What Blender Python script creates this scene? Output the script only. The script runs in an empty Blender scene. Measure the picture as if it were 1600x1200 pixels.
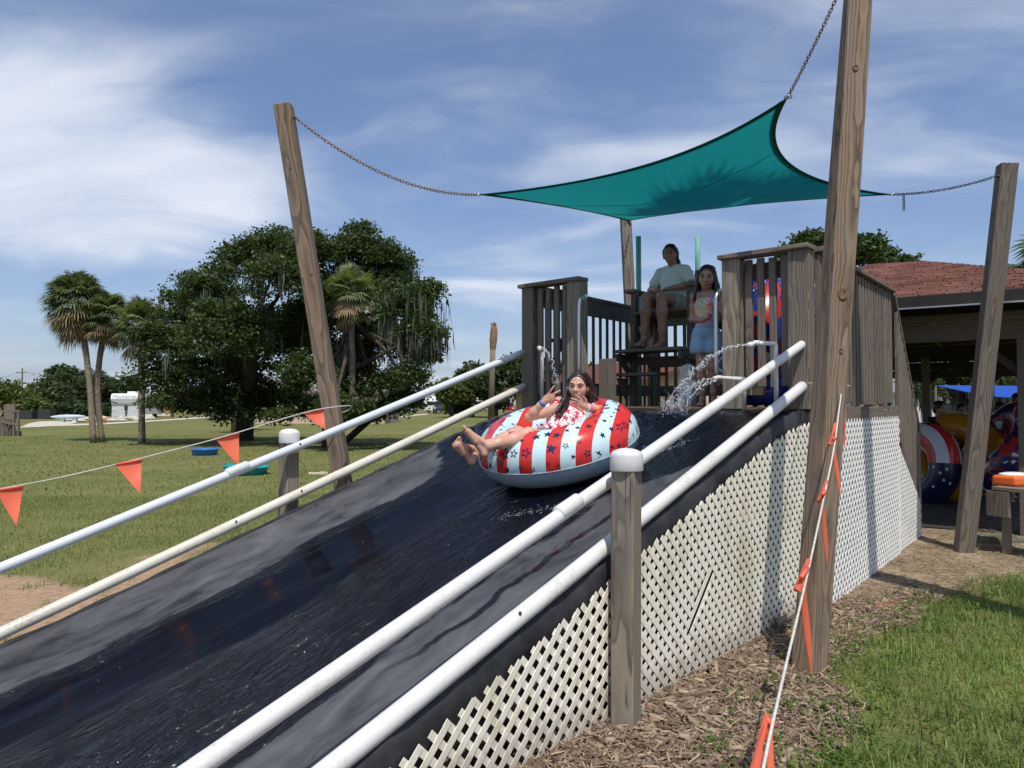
import bpy, math, random
import numpy as np
from mathutils import Vector, Matrix
R = math.radians
random.seed(7)
rng = np.random.default_rng(7)
sc = bpy.context.scene
col = sc.collection

# ---------------------------------------------------------------- camera, sky, sun, exposure
CAM = Vector((0, 0, 1.6)); PITCH = R(1.587); F = 1155.0
cam = bpy.data.objects.new('camera', bpy.data.cameras.new('camera')); col.objects.link(cam)
cam.location = CAM; cam.rotation_euler = (R(90) + PITCH, 0, 0)
cam.data.sensor_width = 36; cam.data.lens = 36 * F / 1600
cam.data.clip_start = .05; cam.data.clip_end = 3000
sc.camera = cam
SUN_EL = R(63)
sl = bpy.data.lights.new('sun', 'SUN'); sl.energy = 4.4; sl.angle = R(.53); sl.color = (1, .95, .87)
sun = bpy.data.objects.new('sun', sl); col.objects.link(sun)
sun.rotation_euler = (R(90) - SUN_EL, 0, R(10)); sun.location = (0, -20, 40)
sc.view_settings.view_transform = 'Standard'; sc.view_settings.look = 'None'
sc.view_settings.gamma = 1; sc.view_settings.exposure = -0.15; sc.view_settings.use_curve_mapping = False


class NT:
    """small helper around a node tree"""
    def __init__(s, tree):
        s.t = tree; s.n = tree.nodes; s.l = tree.links
    def add(s, typ, _props=None, **kw):
        nd = s.n.new(typ)
        for k, v in (_props or {}).items(): setattr(nd, k, v)
        for k, v in kw.items(): s.put(nd, k.replace('_', ' '), v)
        return nd
    def put(s, nd, key, v):
        inp = nd.inputs[int(key[1:])] if key[0] == 'i' and key[1:].isdigit() else nd.inputs[key]
        if isinstance(v, bpy.types.NodeSocket): s.l.new(v, inp)
        elif isinstance(v, bpy.types.Node): s.l.new(v.outputs[0], inp)
        else: inp.default_value = v
    def math(s, op, a, b=None, c=None, clamp=False):
        nd = s.n.new('ShaderNodeMath'); nd.operation = op; nd.use_clamp = clamp
        for i, v in enumerate((a, b, c)):
            if v is not None: s.put(nd, 'i%d' % i, v)
        return nd.outputs[0]
    def vec(s, op, a, b=None, scale=None):
        nd = s.n.new('ShaderNodeVectorMath'); nd.operation = op
        s.put(nd, 'i0', a)
        if b is not None: s.put(nd, 'i1', b)
        if scale is not None: s.put(nd, 'Scale', scale)
        return nd.outputs['Value'] if op in ('LENGTH', 'DOT_PRODUCT') else nd.outputs[0]
    def mix(s, f, a, b, mode='MIX'):
        nd = s.n.new('ShaderNodeMix'); nd.data_type = 'RGBA'; nd.blend_type = mode
        s.put(nd, 'i0', f); s.put(nd, 'i6', a); s.put(nd, 'i7', b)
        return nd.outputs[2]
    def ramp(s, f, pts, interp='LINEAR'):
        nd = s.n.new('ShaderNodeValToRGB'); r = nd.color_ramp; r.interpolation = interp
        while len(r.elements) < len(pts): r.elements.new(.5)
        for e, (p, c) in zip(r.elements, pts):
            e.position = p; e.color = c if len(c) == 4 else (*c, 1)
        s.put(nd, 'i0', f)
        return nd.outputs[0]
    def noise(s, v=None, scale=5., detail=4., rough=.55, dist=0.):
        nd = s.add('ShaderNodeTexNoise', Scale=scale, Detail=detail, Roughness=rough, Distortion=dist)
        if v is not None: s.put(nd, 'Vector', v)
        return nd.outputs[0]
    def map(s, v, scale=(1, 1, 1), loc=(0, 0, 0), rot=(0, 0, 0)):
        nd = s.add('ShaderNodeMapping', Scale=scale, Location=loc, Rotation=rot); s.put(nd, 'Vector', v)
        return nd.outputs[0]
    def sep(s, v):
        nd = s.add('ShaderNodeSeparateXYZ'); s.put(nd, 'i0', v)
        return nd.outputs
    def comb(s, x=0., y=0., z=0.):
        nd = s.n.new('ShaderNodeCombineXYZ')
        for i, v in enumerate((x, y, z)): s.put(nd, 'i%d' % i, v)
        return nd.outputs[0]
    def range(s, v, a, b, c=0., d=1.):
        nd = s.add('ShaderNodeMapRange'); nd.interpolation_type = 'SMOOTHSTEP'
        for i, x in enumerate((v, a, b, c, d)): s.put(nd, 'i%d' % i, x)
        return nd.outputs[0]


def rgb(c):
    return (*c, 1) if len(c) == 3 else c


world = bpy.data.worlds.new('World'); sc.world = world; world.use_nodes = True
wt = NT(world.node_tree); wt.n.clear()
sky = wt.add('ShaderNodeTexSky'); sky.sky_type = 'NISHITA'; sky.sun_disc = False
sky.sun_elevation = SUN_EL; sky.sun_rotation = R(170); sky.air_density = 1.0; sky.dust_density = 1.6; sky.ozone_density = 1.6
wd = wt.add('ShaderNodeTexCoord').outputs['Generated']
dx, dy, dz = wt.sep(wd)
den = wt.math('ADD', wt.math('MAXIMUM', dz, 0.), .16)
cp = wt.comb(wt.math('DIVIDE', dx, den), wt.math('DIVIDE', dy, den), 0.)
warp = wt.add('ShaderNodeTexNoise', Scale=.9, Detail=3.); wt.put(warp, 'Vector', cp)
cpw = wt.vec('ADD', cp, wt.vec('SCALE', wt.vec('SUBTRACT', warp.outputs['Color'], (.5, .5, .5)), scale=1.1))
c1 = wt.noise(wt.map(cpw, (.6, .95, 1), (3.1, 1.2, 0), (0, 0, R(-28))), .8, 7, .52, .15)
c2 = wt.noise(wt.map(cpw, (.4, 1.0, 1), (.4, 5.3, 0), (0, 0, R(24))), 1.9, 7, .56, .3)
veil = wt.noise(wt.map(cp, (.5, .8, 1), (7.7, 2.2, 0), (0, 0, R(-15))), .7, 4, .5)
# the one thick cirrus bank stands over the left of the field, a second low one behind the sail
bank = wt.range(wt.vec('LENGTH', wt.vec('MULTIPLY', wt.vec('SUBTRACT', cp, (-1.35, 1.95, 0)), (1., .8, 0))), .95, .15)
bank2 = wt.range(wt.vec('LENGTH', wt.vec('MULTIPLY', wt.vec('SUBTRACT', cp, (.25, 2.75, 0)), (.75, 1.5, 0))), 1.2, .1)
s_ = wt.math('ADD', wt.math('MULTIPLY', c1, .62), wt.math('MULTIPLY', c2, .38))
s_ = wt.math('ADD', s_, wt.math('MULTIPLY', bank, .36))
s_ = wt.math('ADD', s_, wt.math('MULTIPLY', bank2, .07))
s_ = wt.math('ADD', s_, wt.math('MULTIPLY', wt.math('SUBTRACT', veil, .5), .35))
cm = wt.math('ADD', .09, wt.range(s_, .47, .76, 0., .82))
cm = wt.math('ADD', cm, wt.range(dz, .32, .0, 0., .30), None, True)
ccol = wt.mix(wt.range(c2, .3, .7), (5.2, 6.0, 7.6, 1), (7.5, 8.0, 8.9, 1))
skyc = wt.mix(1., sky.outputs[0], (.84, .97, 1.20, 1), 'MULTIPLY')
bg = wt.add('ShaderNodeBackground', Color=wt.mix(cm, skyc, ccol), Strength=.120)
wo = wt.add('ShaderNodeOutputWorld', Surface=bg)

# ---------------------------------------------------------------- coordinate helpers
_f = Vector((0, math.cos(PITCH), math.sin(PITCH))); _u = Vector((0, -math.sin(PITCH), math.cos(PITCH))); _r = Vector((1, 0, 0))
def ray(px, py):
    return _f + _r * ((px - 800) / F) + _u * ((600 - py) / F)
def W(px, py, d):
    return CAM + ray(px, py) * d
def G(px, py, z=0.):
    r = ray(px, py); return CAM + r * ((z - CAM.z) / r.z)
UX, UY = .673, .740
def S(t, v, z=0.):                       # slide frame: t uphill, v to the left, origin on the lattice line
    return Vector((.72 + UX * t - UY * v, 4.17 + UY * t + UX * v, z))
def D(s, v, z=0.):                       # deck frame: s away from the slide, v to the left
    return Vector((2.30 + .617 * s - .74 * v, 5.91 + .787 * s + .673 * v, z))
def on_v(px, py, v):                     # where a sight line meets the upright plane v = const of the slide frame -> (t, z)
    r = ray(px, py); n = Vector((-UY, UX, 0)); o = S(0, v)
    p = CAM + r * ((o - CAM).dot(n) / r.dot(n))
    return (p.x - o.x) * UX + (p.y - o.y) * UY, p.z
def lerp(a, b, f): return a + (b - a) * f
def sstep(x, a, b):
    x = np.clip((x - a) / (b - a), 0, 1); return x * x * (3 - 2 * x)

# ---------------------------------------------------------------- objects
def link(name, data, parent=None, mat=None):
    o = bpy.data.objects.new(name, data); col.objects.link(o)
    if mat is not None and data is not None:
        if not data.materials:
            for m in (mat if isinstance(mat, (list, tuple)) else [mat]): data.materials.append(m)
    if parent is not None:
        o.parent = parent; o.matrix_parent_inverse = INV.get(parent.name, Matrix())
    return o
INV = {}
def tag(o, label=None, cat=None, group=None, kind=None):
    if label: o['label'] = label
    if cat: o['category'] = cat
    if group: o['group'] = group
    if kind: o['kind'] = kind
    return o
def thing(name, label, cat, loc=(0, 0, 0), group=None):
    o = bpy.data.objects.new(name, None); col.objects.link(o); o.location = loc; o.empty_display_size = .1
    INV[o.name] = Matrix.Translation(-Vector(loc))
    return tag(o, label, cat, group)

class MB:
    def __init__(s): s.v = []; s.f = []; s.m = []
    def add(s, vs, fs, mi=0):
        b = len(s.v); s.v += [tuple(p) for p in vs]; s.f += [tuple(b + i for i in f) for f in fs]; s.m += [mi] * len(fs)
    def box(s, c, size, rot=None, mi=0):
        h = Vector(size) / 2; M = rot or Matrix.Identity(3); c = Vector(c)
        vs = [c + M @ Vector((x * h.x, y * h.y, z * h.z)) for x in (-1, 1) for y in (-1, 1) for z in (-1, 1)]
        s.add(vs, [(0, 1, 3, 2), (4, 6, 7, 5), (0, 4, 5, 1), (2, 3, 7, 6), (0, 2, 6, 4), (1, 5, 7, 3)], mi)
    def tube(s, pts, rad, n=10, cap=True, mi=0, closed=False):
        pts = [Vector(p) for p in pts]; k = len(pts); rad = rad if hasattr(rad, '__len__') else [rad] * k
        vs = []; T0 = None
        for i, p in enumerate(pts):
            if closed: t = (pts[(i + 1) % k] - pts[i - 1]).normalized()
            else: t = (pts[min(i + 1, k - 1)] - pts[max(i - 1, 0)]).normalized()
            if T0 is None:
                a = t.orthogonal().normalized()
            else:
                a = (a - t * a.dot(t)).normalized()
            T0 = t; b = t.cross(a)
            vs += [p + (a * math.cos(2 * math.pi * j / n) + b * math.sin(2 * math.pi * j / n)) * rad[i] for j in range(n)]
        fs = []
        for i in range(k if closed else k - 1):
            i2 = (i + 1) % k
            for j in range(n): fs.append((i * n + j, i * n + (j + 1) % n, i2 * n + (j + 1) % n, i2 * n + j))
        if cap and not closed:
            fs.append(tuple(reversed(range(n)))); fs.append(tuple((k - 1) * n + j for j in range(n)))
        s.add(vs, fs, mi)
    def lathe(s, prof, c=(0, 0, 0), n=20, M=None, mi=0):
        c = Vector(c); M = M or Matrix.Identity(3); k = len(prof)
        vs = [c + M @ Vector((r * math.cos(2 * math.pi * j / n), r * math.sin(2 * math.pi * j / n), z)) for r, z in prof for j in range(n)]
        fs = [(i * n + j, i * n + (j + 1) % n, (i + 1) * n + (j + 1) % n, (i + 1) * n + j) for i in range(k - 1) for j in range(n)]
        fs += [tuple(reversed(range(n))), tuple((k - 1) * n + j for j in range(n))]
        s.add(vs, fs, mi)
    def ball(s, c, r, n=8, M=None, mi=0):
        r = Vector(r if hasattr(r, '__len__') else (r, r, r)); c = Vector(c); M = M or Matrix.Identity(3)
        vs = []; fs = []; k = n // 2 + 1
        for i in range(k + 1):
            a = math.pi * (i + .02) / (k + .04)
            for j in range(n):
                b = 2 * math.pi * j / n
                vs.append(c + M @ Vector((r.x * math.sin(a) * math.cos(b), r.y * math.sin(a) * math.sin(b), r.z * math.cos(a))))
        for i in range(k):
            for j in range(n): fs.append((i * n + j, (i + 1) * n + j, (i + 1) * n + (j + 1) % n, i * n + (j + 1) % n))
        s.add(vs, fs, mi)
    def mesh(s, name='mesh', smooth=False):
        me = bpy.data.meshes.new(name); me.from_pydata(s.v, [], s.f)
        if any(s.m): me.polygons.foreach_set('material_index', s.m)
        if smooth: me.polygons.foreach_set('use_smooth', [True] * len(s.f))
        me.update(); return me
    def obj(s, name, mat, parent=None, smooth=False):
        return link(name, s.mesh(name, smooth), parent, mat)

def np_mesh(name, V, Fq, smooth=False, attrs=None, mi=None):
    """mesh from arrays: V (n,3), Fq (m,k) faces all with k corners"""
    me = bpy.data.meshes.new(name); V = np.asarray(V, np.float32); Fq = np.asarray(Fq, np.int32)
    m, k = Fq.shape
    me.vertices.add(len(V)); me.vertices.foreach_set('co', V.ravel())
    me.loops.add(m * k); me.loops.foreach_set('vertex_index', Fq.ravel())
    me.polygons.add(m); me.polygons.foreach_set('loop_start', np.arange(0, m * k, k, dtype=np.int32))
    me.polygons.foreach_set('loop_total', np.full(m, k, np.int32))
    if mi is not None: me.polygons.foreach_set('material_index', np.asarray(mi, np.int32))
    if smooth: me.polygons.foreach_set('use_smooth', np.ones(m, bool))
    me.update(calc_edges=True)
    for nm, (dom, arr) in (attrs or {}).items():
        a = me.attributes.new(nm, 'FLOAT', dom); a.data.foreach_set('value', np.asarray(arr, np.float32).ravel())
    return me

def frame(d, side):
    """rotation whose local z is d and whose local x is as near to side as it can be"""
    z = Vector(d).normalized(); x = Vector(side); x = (x - z * x.dot(z)).normalized(); y = z.cross(x)
    return Matrix((x, y, z)).transposed()
_bc = {}
def board_mesh(w, h, L, ch=.004):
    key = (round(w, 3), round(h, 3), round(L, 2), ch)
    if key in _bc: return _bc[key]
    a, b, l = w / 2, h / 2, L / 2; c = min(ch, a * .4, b * .4)
    ring = [(a - c, -b), (a, -b + c), (a, b - c), (a - c, b), (-a + c, b), (-a, b - c), (-a, -b + c), (-a + c, -b)]
    vs = []
    for z, q in ((-l, .55), (-l + c, 0), (l - c, 0), (l, .55)):
        for x, y in ring: vs.append((x - math.copysign(c * q, x), y - math.copysign(c * q, y), z))
    fs = [(k * 8 + j, k * 8 + (j + 1) % 8, k * 8 + 8 + (j + 1) % 8, k * 8 + 8 + j) for k in range(3) for j in range(8)]
    fs += [tuple(reversed(range(8))), tuple(24 + j for j in range(8))]
    me = bpy.data.meshes.new('board'); me.from_pydata(vs, [], fs); me.update()
    _bc[key] = me; return me
def board(name, p0, p1, w, h, side, mat, parent=None, ch=.004):
    """a sawn board from p0 to p1, w wide along side, h thick"""
    p0, p1 = Vector(p0), Vector(p1); d = p1 - p0
    me = board_mesh(w, h, d.length, ch)
    if me.materials and me.materials[0] != mat:
        key = (me.name, mat.name)
        if key not in _bc:
            m2 = me.copy(); m2.materials.clear(); _bc[key] = m2
        me = _bc[key]
    o = link(name, me, parent, mat)
    M = frame(d, side).to_4x4(); M.translation = (p0 + p1) / 2
    o.matrix_basis = M
    INV[o.name] = M.inverted()
    return o

# ---------------------------------------------------------------- materials
def newmat(name, color=(.5, .5, .5), rough=.6, spec=.35, metal=0.):
    m = bpy.data.materials.new(name); m.use_nodes = True
    n = NT(m.node_tree); b = n.n['Principled BSDF']
    b.inputs['Base Color'].default_value = rgb(color); b.inputs['Roughness'].default_value = rough
    b.inputs['Specular IOR Level'].default_value = spec; b.inputs['Metallic'].default_value = metal
    m.diffuse_color = rgb(color)
    return m, n, b
def bump(n, b, h, strength=.3, dist=.01):
    nd = n.add('ShaderNodeBump', Strength=strength, Distance=dist, Height=h); n.put(b, 'Normal', nd.outputs[0]); return nd
def mottled(name, c1, c2, scale=6., rough=.6, spec=.3, bs=0., stretch=(1, 1, 1), metal=0.):
    m, n, b = newmat(name, c1, rough, spec, metal)
    v = n.map(n.add('ShaderNodeTexCoord').outputs['Object'], stretch)
    f = n.noise(v, scale, 5, .6)
    n.put(b, 'Base Color', n.ramp(f, [(.32, c1), (.68, c2)]))
    if bs: bump(n, b, n.noise(v, scale * 5, 4), bs, .004)
    return m
def wood(name, light, dark, freq=190., grey=.35, knots=.0, rough=.82, stain=.4):
    m, n, b = newmat(name, light, rough, .2)
    tc = n.add('ShaderNodeTexCoord').outputs['Object']
    rnd = n.add('ShaderNodeObjectInfo').outputs['Random']
    off = n.comb(n.math('MULTIPLY', n.math('SUBTRACT', rnd, .5), .16), n.math('SUBTRACT', n.math('MULTIPLY', n.math('FRACT', n.math('MULTIPLY', rnd, 7.3)), .2), .16), n.math('MULTIPLY', rnd, 37.))
    p = n.vec('ADD', tc, off)
    w = n.add('ShaderNodeTexNoise', Scale=1., Detail=3., Roughness=.5); n.put(w, 'Vector', n.map(p, (5., 5., 1.3)))
    q = n.vec('ADD', p, n.vec('MULTIPLY', n.vec('SUBTRACT', w.outputs['Color'], (.5, .5, .5)), (.10, .10, 0)))
    x, y, z = n.sep(q)
    rad = n.vec('LENGTH', n.comb(x, y, 0.))
    ring = n.math('FRACT', n.math('MULTIPLY', rad, freq * .35))
    ringc = n.ramp(ring, [(0, (.25,) * 3), (.55, (.85,) * 3), (.82, (1,) * 3), (.95, (.1,) * 3), (1, (.25,) * 3)])
    fine = n.noise(n.map(p, (170, 170, 5)), 1., 5, .65)
    broad = n.noise(n.map(p, (14, 14, 1.7)), 1., 4, .6)
    f = n.math('ADD', n.math('MULTIPLY', n.sep(ringc)[0], .62), n.math('MULTIPLY', fine, .38))
    colr = n.ramp(f, [(.15, dark), (.5, tuple(lerp(a, c, .55) for a, c in zip(dark, light))), (.85, light)])
    g = sum(light) / 3
    colr = n.mix(n.math('MULTIPLY', n.range(broad, .35, .7), grey), colr, (g * .82, g * .82, g * .80, 1))
    st = n.noise(n.map(p, (6, 6, .9)), 1.3, 5, .65)
    colr = n.mix(n.math('MULTIPLY', n.range(st, .52, .75), stain), colr, tuple(c * .38 for c in light) + (1,))
    ck = n.math('MULTIPLY', n.range(n.noise(n.map(p, (75, 75, 1.4)), 1., 3, .5, .2), .655, .70), n.range(broad, .42, .6))
    colr = n.mix(n.math('MULTIPLY', ck, .8), colr, tuple(c * .16 for c in light) + (1,))
    tone = n.math('ADD', .84, n.math('MULTIPLY', n.math('FRACT', n.math('MULTIPLY', rnd, 13.7)), .3))
    colr = n.mix(1., colr, n.comb(tone, tone, tone), 'MULTIPLY')
    n.put(b, 'Base Color', colr)
    bump(n, b, n.math('ADD', n.math('MULTIPLY', f, .6), n.math('MULTIPLY', fine, .6)), .55, .004)
    return m

M = {}
M['post_wood'] = wood('warm_post_wood', (.31, .22, .145), (.06, .038, .024), 165., .35, stain=.55)
M['grey_wood'] = wood('grey_weathered_wood', (.255, .205, .16), (.06, .047, .037), 190., .45, stain=.5)
M['dark_wood'] = wood('dark_grey_brown_wood', (.20, .165, .13), (.05, .04, .032), 190., .4, stain=.6)  # same grain pattern in a darker grey-brown tone
M['brown_wood'] = wood('brown_board_wood', (.26, .16, .10), (.07, .045, .03), 190., .2, stain=.5)
M['pale_wood'] = wood('pale_post_wood', (.33, .275, .20), (.08, .062, .045), 150., .4, stain=.5)

def pvc(name, c, dirt, rough=.32, mud=False):
    m, n, b = newmat(name, c, rough, .5)
    o = n.add('ShaderNodeTexCoord').outputs['Object']
    f = n.noise(n.map(o, (3, 3, 3)), 1.2, 6, .65); f2 = n.noise(o, 60., 3, .6)
    k = n.math('MULTIPLY', n.range(f, .44, .72), n.range(f2, .35, .65))
    nz = n.sep(n.add('ShaderNodeNewGeometry').outputs['Normal'])[2]
    n.put(b, 'Base Color', n.mix(n.math('MULTIPLY', k, .75), rgb(c), rgb(dirt)))
    n.put(b, 'Roughness', n.math('ADD', rough, n.math('MULTIPLY', f2, .15)))
    if mud:                               # soil splashed up from the ground
        pz = n.add('ShaderNodeNewGeometry').outputs['Position']; sp = n.noise(pz, 9., 5, .65)
        md = n.math('MULTIPLY', n.range(n.math('ADD', n.sep(pz)[2], n.math('MULTIPLY', sp, -.45)), .03, -.18), .45)
        st = n.math('MULTIPLY', n.range(n.noise(n.map(pz, (1, 1, .35)), 3.2, 5, .65), .50, .68), .45)
        n.put(b, 'Base Color', n.mix(md, n.mix(st, b.inputs['Base Color'].links[0].from_socket, (.52, .47, .27, 1)), (.16, .115, .07, 1)))
    return m
M['pvc'] = pvc('white_pvc', (.68, .68, .655), (.45, .42, .33))
M['pvc_old'] = pvc('cream_pvc', (.66, .63, .54), (.40, .35, .24))
M['pvc_blue'] = pvc('bluish_white_pvc', (.64, .68, .70), (.5, .5, .45))
M['lattice'] = pvc('cream_lattice_vinyl', (.89, .84, .71), (.50, .43, .26), .5, True)
M['steel'] = newmat('brushed_steel', (.55, .55, .55), .28, .5, 1.)[0]
M['dark_metal'] = newmat('dark_metal', (.06, .055, .05), .5, .4, .6)[0]
M['rust'] = mottled('rusty_chain', (.20, .115, .06), (.34, .25, .17), 40., .6, .4, 0, metal=.5)
M['teal_pole'] = newmat('teal_painted_pole', (.15, .38, .32), .5, .4)[0]
M['rope'] = mottled('white_rope', (.66, .64, .58), (.45, .42, .36), 60., .85, .2)
def flag_mat():
    m, n, b = newmat('orange_vinyl', (.95, .235, .125), .45, .35)
    t = n.add('ShaderNodeBsdfTranslucent', Color=(.95, .16, .05, 1)); x = n.add('ShaderNodeMixShader', Fac=.35)
    n.put(x, 'i1', b); n.put(x, 'i2', t); n.l.new(x.outputs[0], n.n['Material Output'].inputs[0]); return m
M['flag'] = flag_mat()
def sail_mat(name, c, tr):
    m, n, b = newmat(name, c, .75, .15)
    o = n.add('ShaderNodeTexCoord').outputs['Object']
    wv = n.noise(n.map(o, (1, 9, 3)), 2., 4, .6)
    cc = n.mix(n.math('MULTIPLY', wv, .3), rgb(c), tuple(x * .72 for x in c) + (1,))
    n.put(b, 'Base Color', cc)
    bump(n, b, n.noise(n.map(o, (2, 14, 2)), 2.5, 5, .6), .25, .03)
    t = n.add('ShaderNodeBsdfTranslucent', Color=cc); x = n.add('ShaderNodeMixShader', Fac=tr)
    n.put(x, 'i1', b); n.put(x, 'i2', t); n.l.new(x.outputs[0], n.n['Material Output'].inputs[0]); return m
M['sail'] = sail_mat('teal_shade_cloth', (.012, .30, .31), .36)
M['hem'] = sail_mat('dark_teal_hem', (.006, .12, .115), .25)

def leaf_mat(name, dark, light, tr=.3, rough=.5):
    m, n, b = newmat(name, dark, rough, .35)
    a = n.add('ShaderNodeAttribute'); a.attribute_name = 'tint'
    c = n.ramp(a.outputs['Fac'], [(0, dark), (1, light)])
    n.put(b, 'Base Color', c)
    t = n.add('ShaderNodeBsdfTranslucent', Color=n.mix(1., c, (1.3, 1.5, .6, 1), 'MULTIPLY')); x = n.add('ShaderNodeMixShader', Fac=tr)
    n.put(x, 'i1', b); n.put(x, 'i2', t); n.l.new(x.outputs[0], n.n['Material Output'].inputs[0]); return m
M['oak_leaf'] = leaf_mat('oak_leaves', (.022, .042, .012), (.125, .165, .050))
M['far_leaf'] = leaf_mat('scrub_leaves', (.030, .048, .020), (.10, .125, .045))
M['pale_leaf'] = leaf_mat('pale_scrub_leaves', (.06, .085, .02), (.17, .19, .05))
M['palm_leaf'] = leaf_mat('palm_fronds', (.05, .075, .028), (.24, .27, .13))
M['dead_frond'] = leaf_mat('dead_palm_fronds', (.16, .105, .05), (.36, .27, .15), .15, .8)
M['moss'] = leaf_mat('spanish_moss', (.065, .072, .052), (.16, .17, .13), .2, .9)
M['grass'] = leaf_mat('grass_blades', (.07, .11, .022), (.27, .35, .095), .35, .55)
M['field_grass'] = leaf_mat('field_grass_blades', (.10, .135, .035), (.31, .32, .115), .3, .6)
M['weed'] = leaf_mat('weed_leaves', (.05, .10, .015), (.13, .22, .04), .3, .5)
M['bark'] = mottled('palm_bark', (.30, .25, .19), (.13, .10, .075), 9., .9, .1, .5, (1, 1, 2.5))
M['oak_bark'] = mottled('oak_bark', (.10, .085, .07), (.045, .037, .03), 6., .9, .1, .5)
M['chip'] = leaf_mat('mulch_chips', (.085, .052, .032), (.46, .35, .25), .0, .9)
M['needle'] = leaf_mat('dry_litter', (.13, .09, .055), (.40, .31, .19), .0, .9)
# ---------------------------------------------------------------- ground: one sheet, fine near the camera, reaching the horizon
def poly_sdf(P, poly):
    """signed distance (inside negative) of points P (n,2) to a polygon"""
    poly = np.asarray(poly, float); d = np.full(len(P), 1e9); ins = np.zeros(len(P), bool)
    for a, b in zip(poly, np.roll(poly, -1, 0)):
        e = b - a; w = P - a
        h = np.clip((w @ e) / max(e @ e, 1e-9), 0, 1)
        d = np.minimum(d, np.hypot(*(w - h[:, None] * e).T))
        c = ((a[1] > P[:, 1]) != (b[1] > P[:, 1])) & (P[:, 0] < e[0] * (P[:, 1] - a[1]) / (e[1] if abs(e[1]) > 1e-9 else 1e-9) + a[0])
        ins ^= c
    return np.where(ins, -d, d)
gp = lambda l: [tuple(G(*p)[:2]) for p in l]
GRASS_R = gp([(1215, 1230), (1262, 1150), (1300, 1085), (1335, 1020), (1390, 978), (1450, 948), (1520, 922), (1640, 898)]) + [(9, 6.2), (12, -6), (.6, -6), (.95, 1.)]
SAND = gp([(-260, 905), (-60, 885), (60, 905), (140, 915), (215, 872), (330, 850), (300, 900), (150, 985), (0, 1050), (-260, 1120)])
def vnoise(P, sc_, seed=0.):
    """cheap smooth value noise on points (n,2)"""
    q = np.asarray(P) / sc_ + seed * 17.3; i = np.floor(q).astype(np.int64); f = q - i; f = f * f * (3 - 2 * f)
    def h(a, b):
        n = (a * 374761393 + b * 668265263) & 0x7fffffff; n = ((n ^ (n >> 13)) * 1274126177) & 0x7fffffff
        return (n ^ (n >> 16)) / 0x7fffffff
    x, y = i[:, 0], i[:, 1]
    return lerp(lerp(h(x, y), h(x + 1, y), f[:, 0]), lerp(h(x, y + 1), h(x + 1, y + 1), f[:, 0]), f[:, 1])
def fbm(P, sc_, seed=0.):
    return (vnoise(P, sc_, seed) + .5 * vnoise(P, sc_ / 2.1, seed + 1) + .25 * vnoise(P, sc_ / 4.3, seed + 2)) / 1.75
def ground_masks(P):
    P = np.asarray(P, float); rel = P - np.array([.72, 4.17])
    v = -UY * rel[:, 0] + UX * rel[:, 1]; t = UX * rel[:, 0] + UY * rel[:, 1]
    n = fbm(P, .9, 3) - .5
    gr = sstep(-(poly_sdf(P, GRASS_R) + n * .55), -.12, .12)                    # near lawn
    bed = sstep(2.95 - v, -.1, .1) * (1 - gr)                                     # right of the left slide edge: no lawn
    far = np.maximum(sstep(t, 14, 15.5), sstep(P[:, 1], 16, 18))
    bed = bed * (1 - far)
    mulch = bed * sstep(6.1 - P[:, 1] + n * 1.2, -.5, .6) * (v < 2)
    sand = sstep(-(poly_sdf(P, SAND) + n * .6), -.1, .2)
    lawn = np.maximum(gr, (1 - bed) * (1 - sand))
    return mulch, np.clip(bed - mulch, 0, 1), sand, lawn
def axis(lo, hi, step, far_lo, far_hi):
    a = list(np.arange(lo, hi, step)); s = step; x = lo
    while x > far_lo: s *= 1.22; x -= s; a.insert(0, x)
    s = step; x = hi
    while x < far_hi: s *= 1.22; x += s; a.append(x)
    return np.array(a)
gx = axis(-7, 7.5, .075, -1500, 1500); gy = axis(-1, 13, .075, -300, 2600)
XX, YY = np.meshgrid(gx, gy); P2 = np.stack([XX.ravel(), YY.ravel()], 1)
mu, di, sa, la = ground_masks(P2)
near = np.exp(-(np.hypot(P2[:, 0], P2[:, 1]) / 16) ** 2)
ZZ = near * ((fbm(P2, .5, 9) - .5) * .05 * (mu + .5 * di + .3 * la) + (fbm(P2, .13, 5) - .5) * .022 * mu)
nx, ny = len(gx), len(gy); idx = np.arange(nx * ny).reshape(ny, nx)
quads = np.stack([idx[:-1, :-1], idx[:-1, 1:], idx[1:, 1:], idx[1:, :-1]], -1).reshape(-1, 4)
gm, n, b = newmat('earth_and_lawn', (.1, .1, .04), .95, .1)
oc = n.add('ShaderNodeTexCoord').outputs['Object']
def att(nm):
    a = n.add('ShaderNodeAttribute'); a.attribute_name = nm; return a.outputs['Fac']
n1 = n.noise(oc, .12, 6, .6); n2 = n.noise(oc, 1.1, 6, .65); n3 = n.noise(oc, 14., 5, .65); n4 = n.noise(n.map(oc, (.05, .5, 1)), 1., 5, .6)
n5 = n.noise(oc, 70., 3, .6)
lawn = n.ramp(n.math('ADD', n.math('MULTIPLY', n1, .35), n.math('ADD', n.math('MULTIPLY', n2, .3), n.math('ADD', n.math('MULTIPLY', n3, .2), n.math('MULTIPLY', n4, .22)))),
              [(.36, (.085, .11, .030)), (.5, (.165, .175, .055)), (.62, (.24, .225, .088)), (.74, (.31, .27, .12))])
lawn = n.mix(n.math('MULTIPLY', n5, .5), lawn, (.045, .05, .016, 1))
dirt = n.ramp(n.math('ADD', n.math('MULTIPLY', n2, .5), n.math('MULTIPLY', n3, .5)), [(.36, (.12, .085, .056)), (.5, (.27, .205, .135)), (.64, (.50, .40, .275))])
dirt = n.mix(n.math('MULTIPLY', n.range(n5, .45, .7), .5), dirt, (.09, .06, .04, 1))
sandc = n.ramp(n3, [(.3, (.26, .165, .10)), (.7, (.44, .31, .20))])
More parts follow.
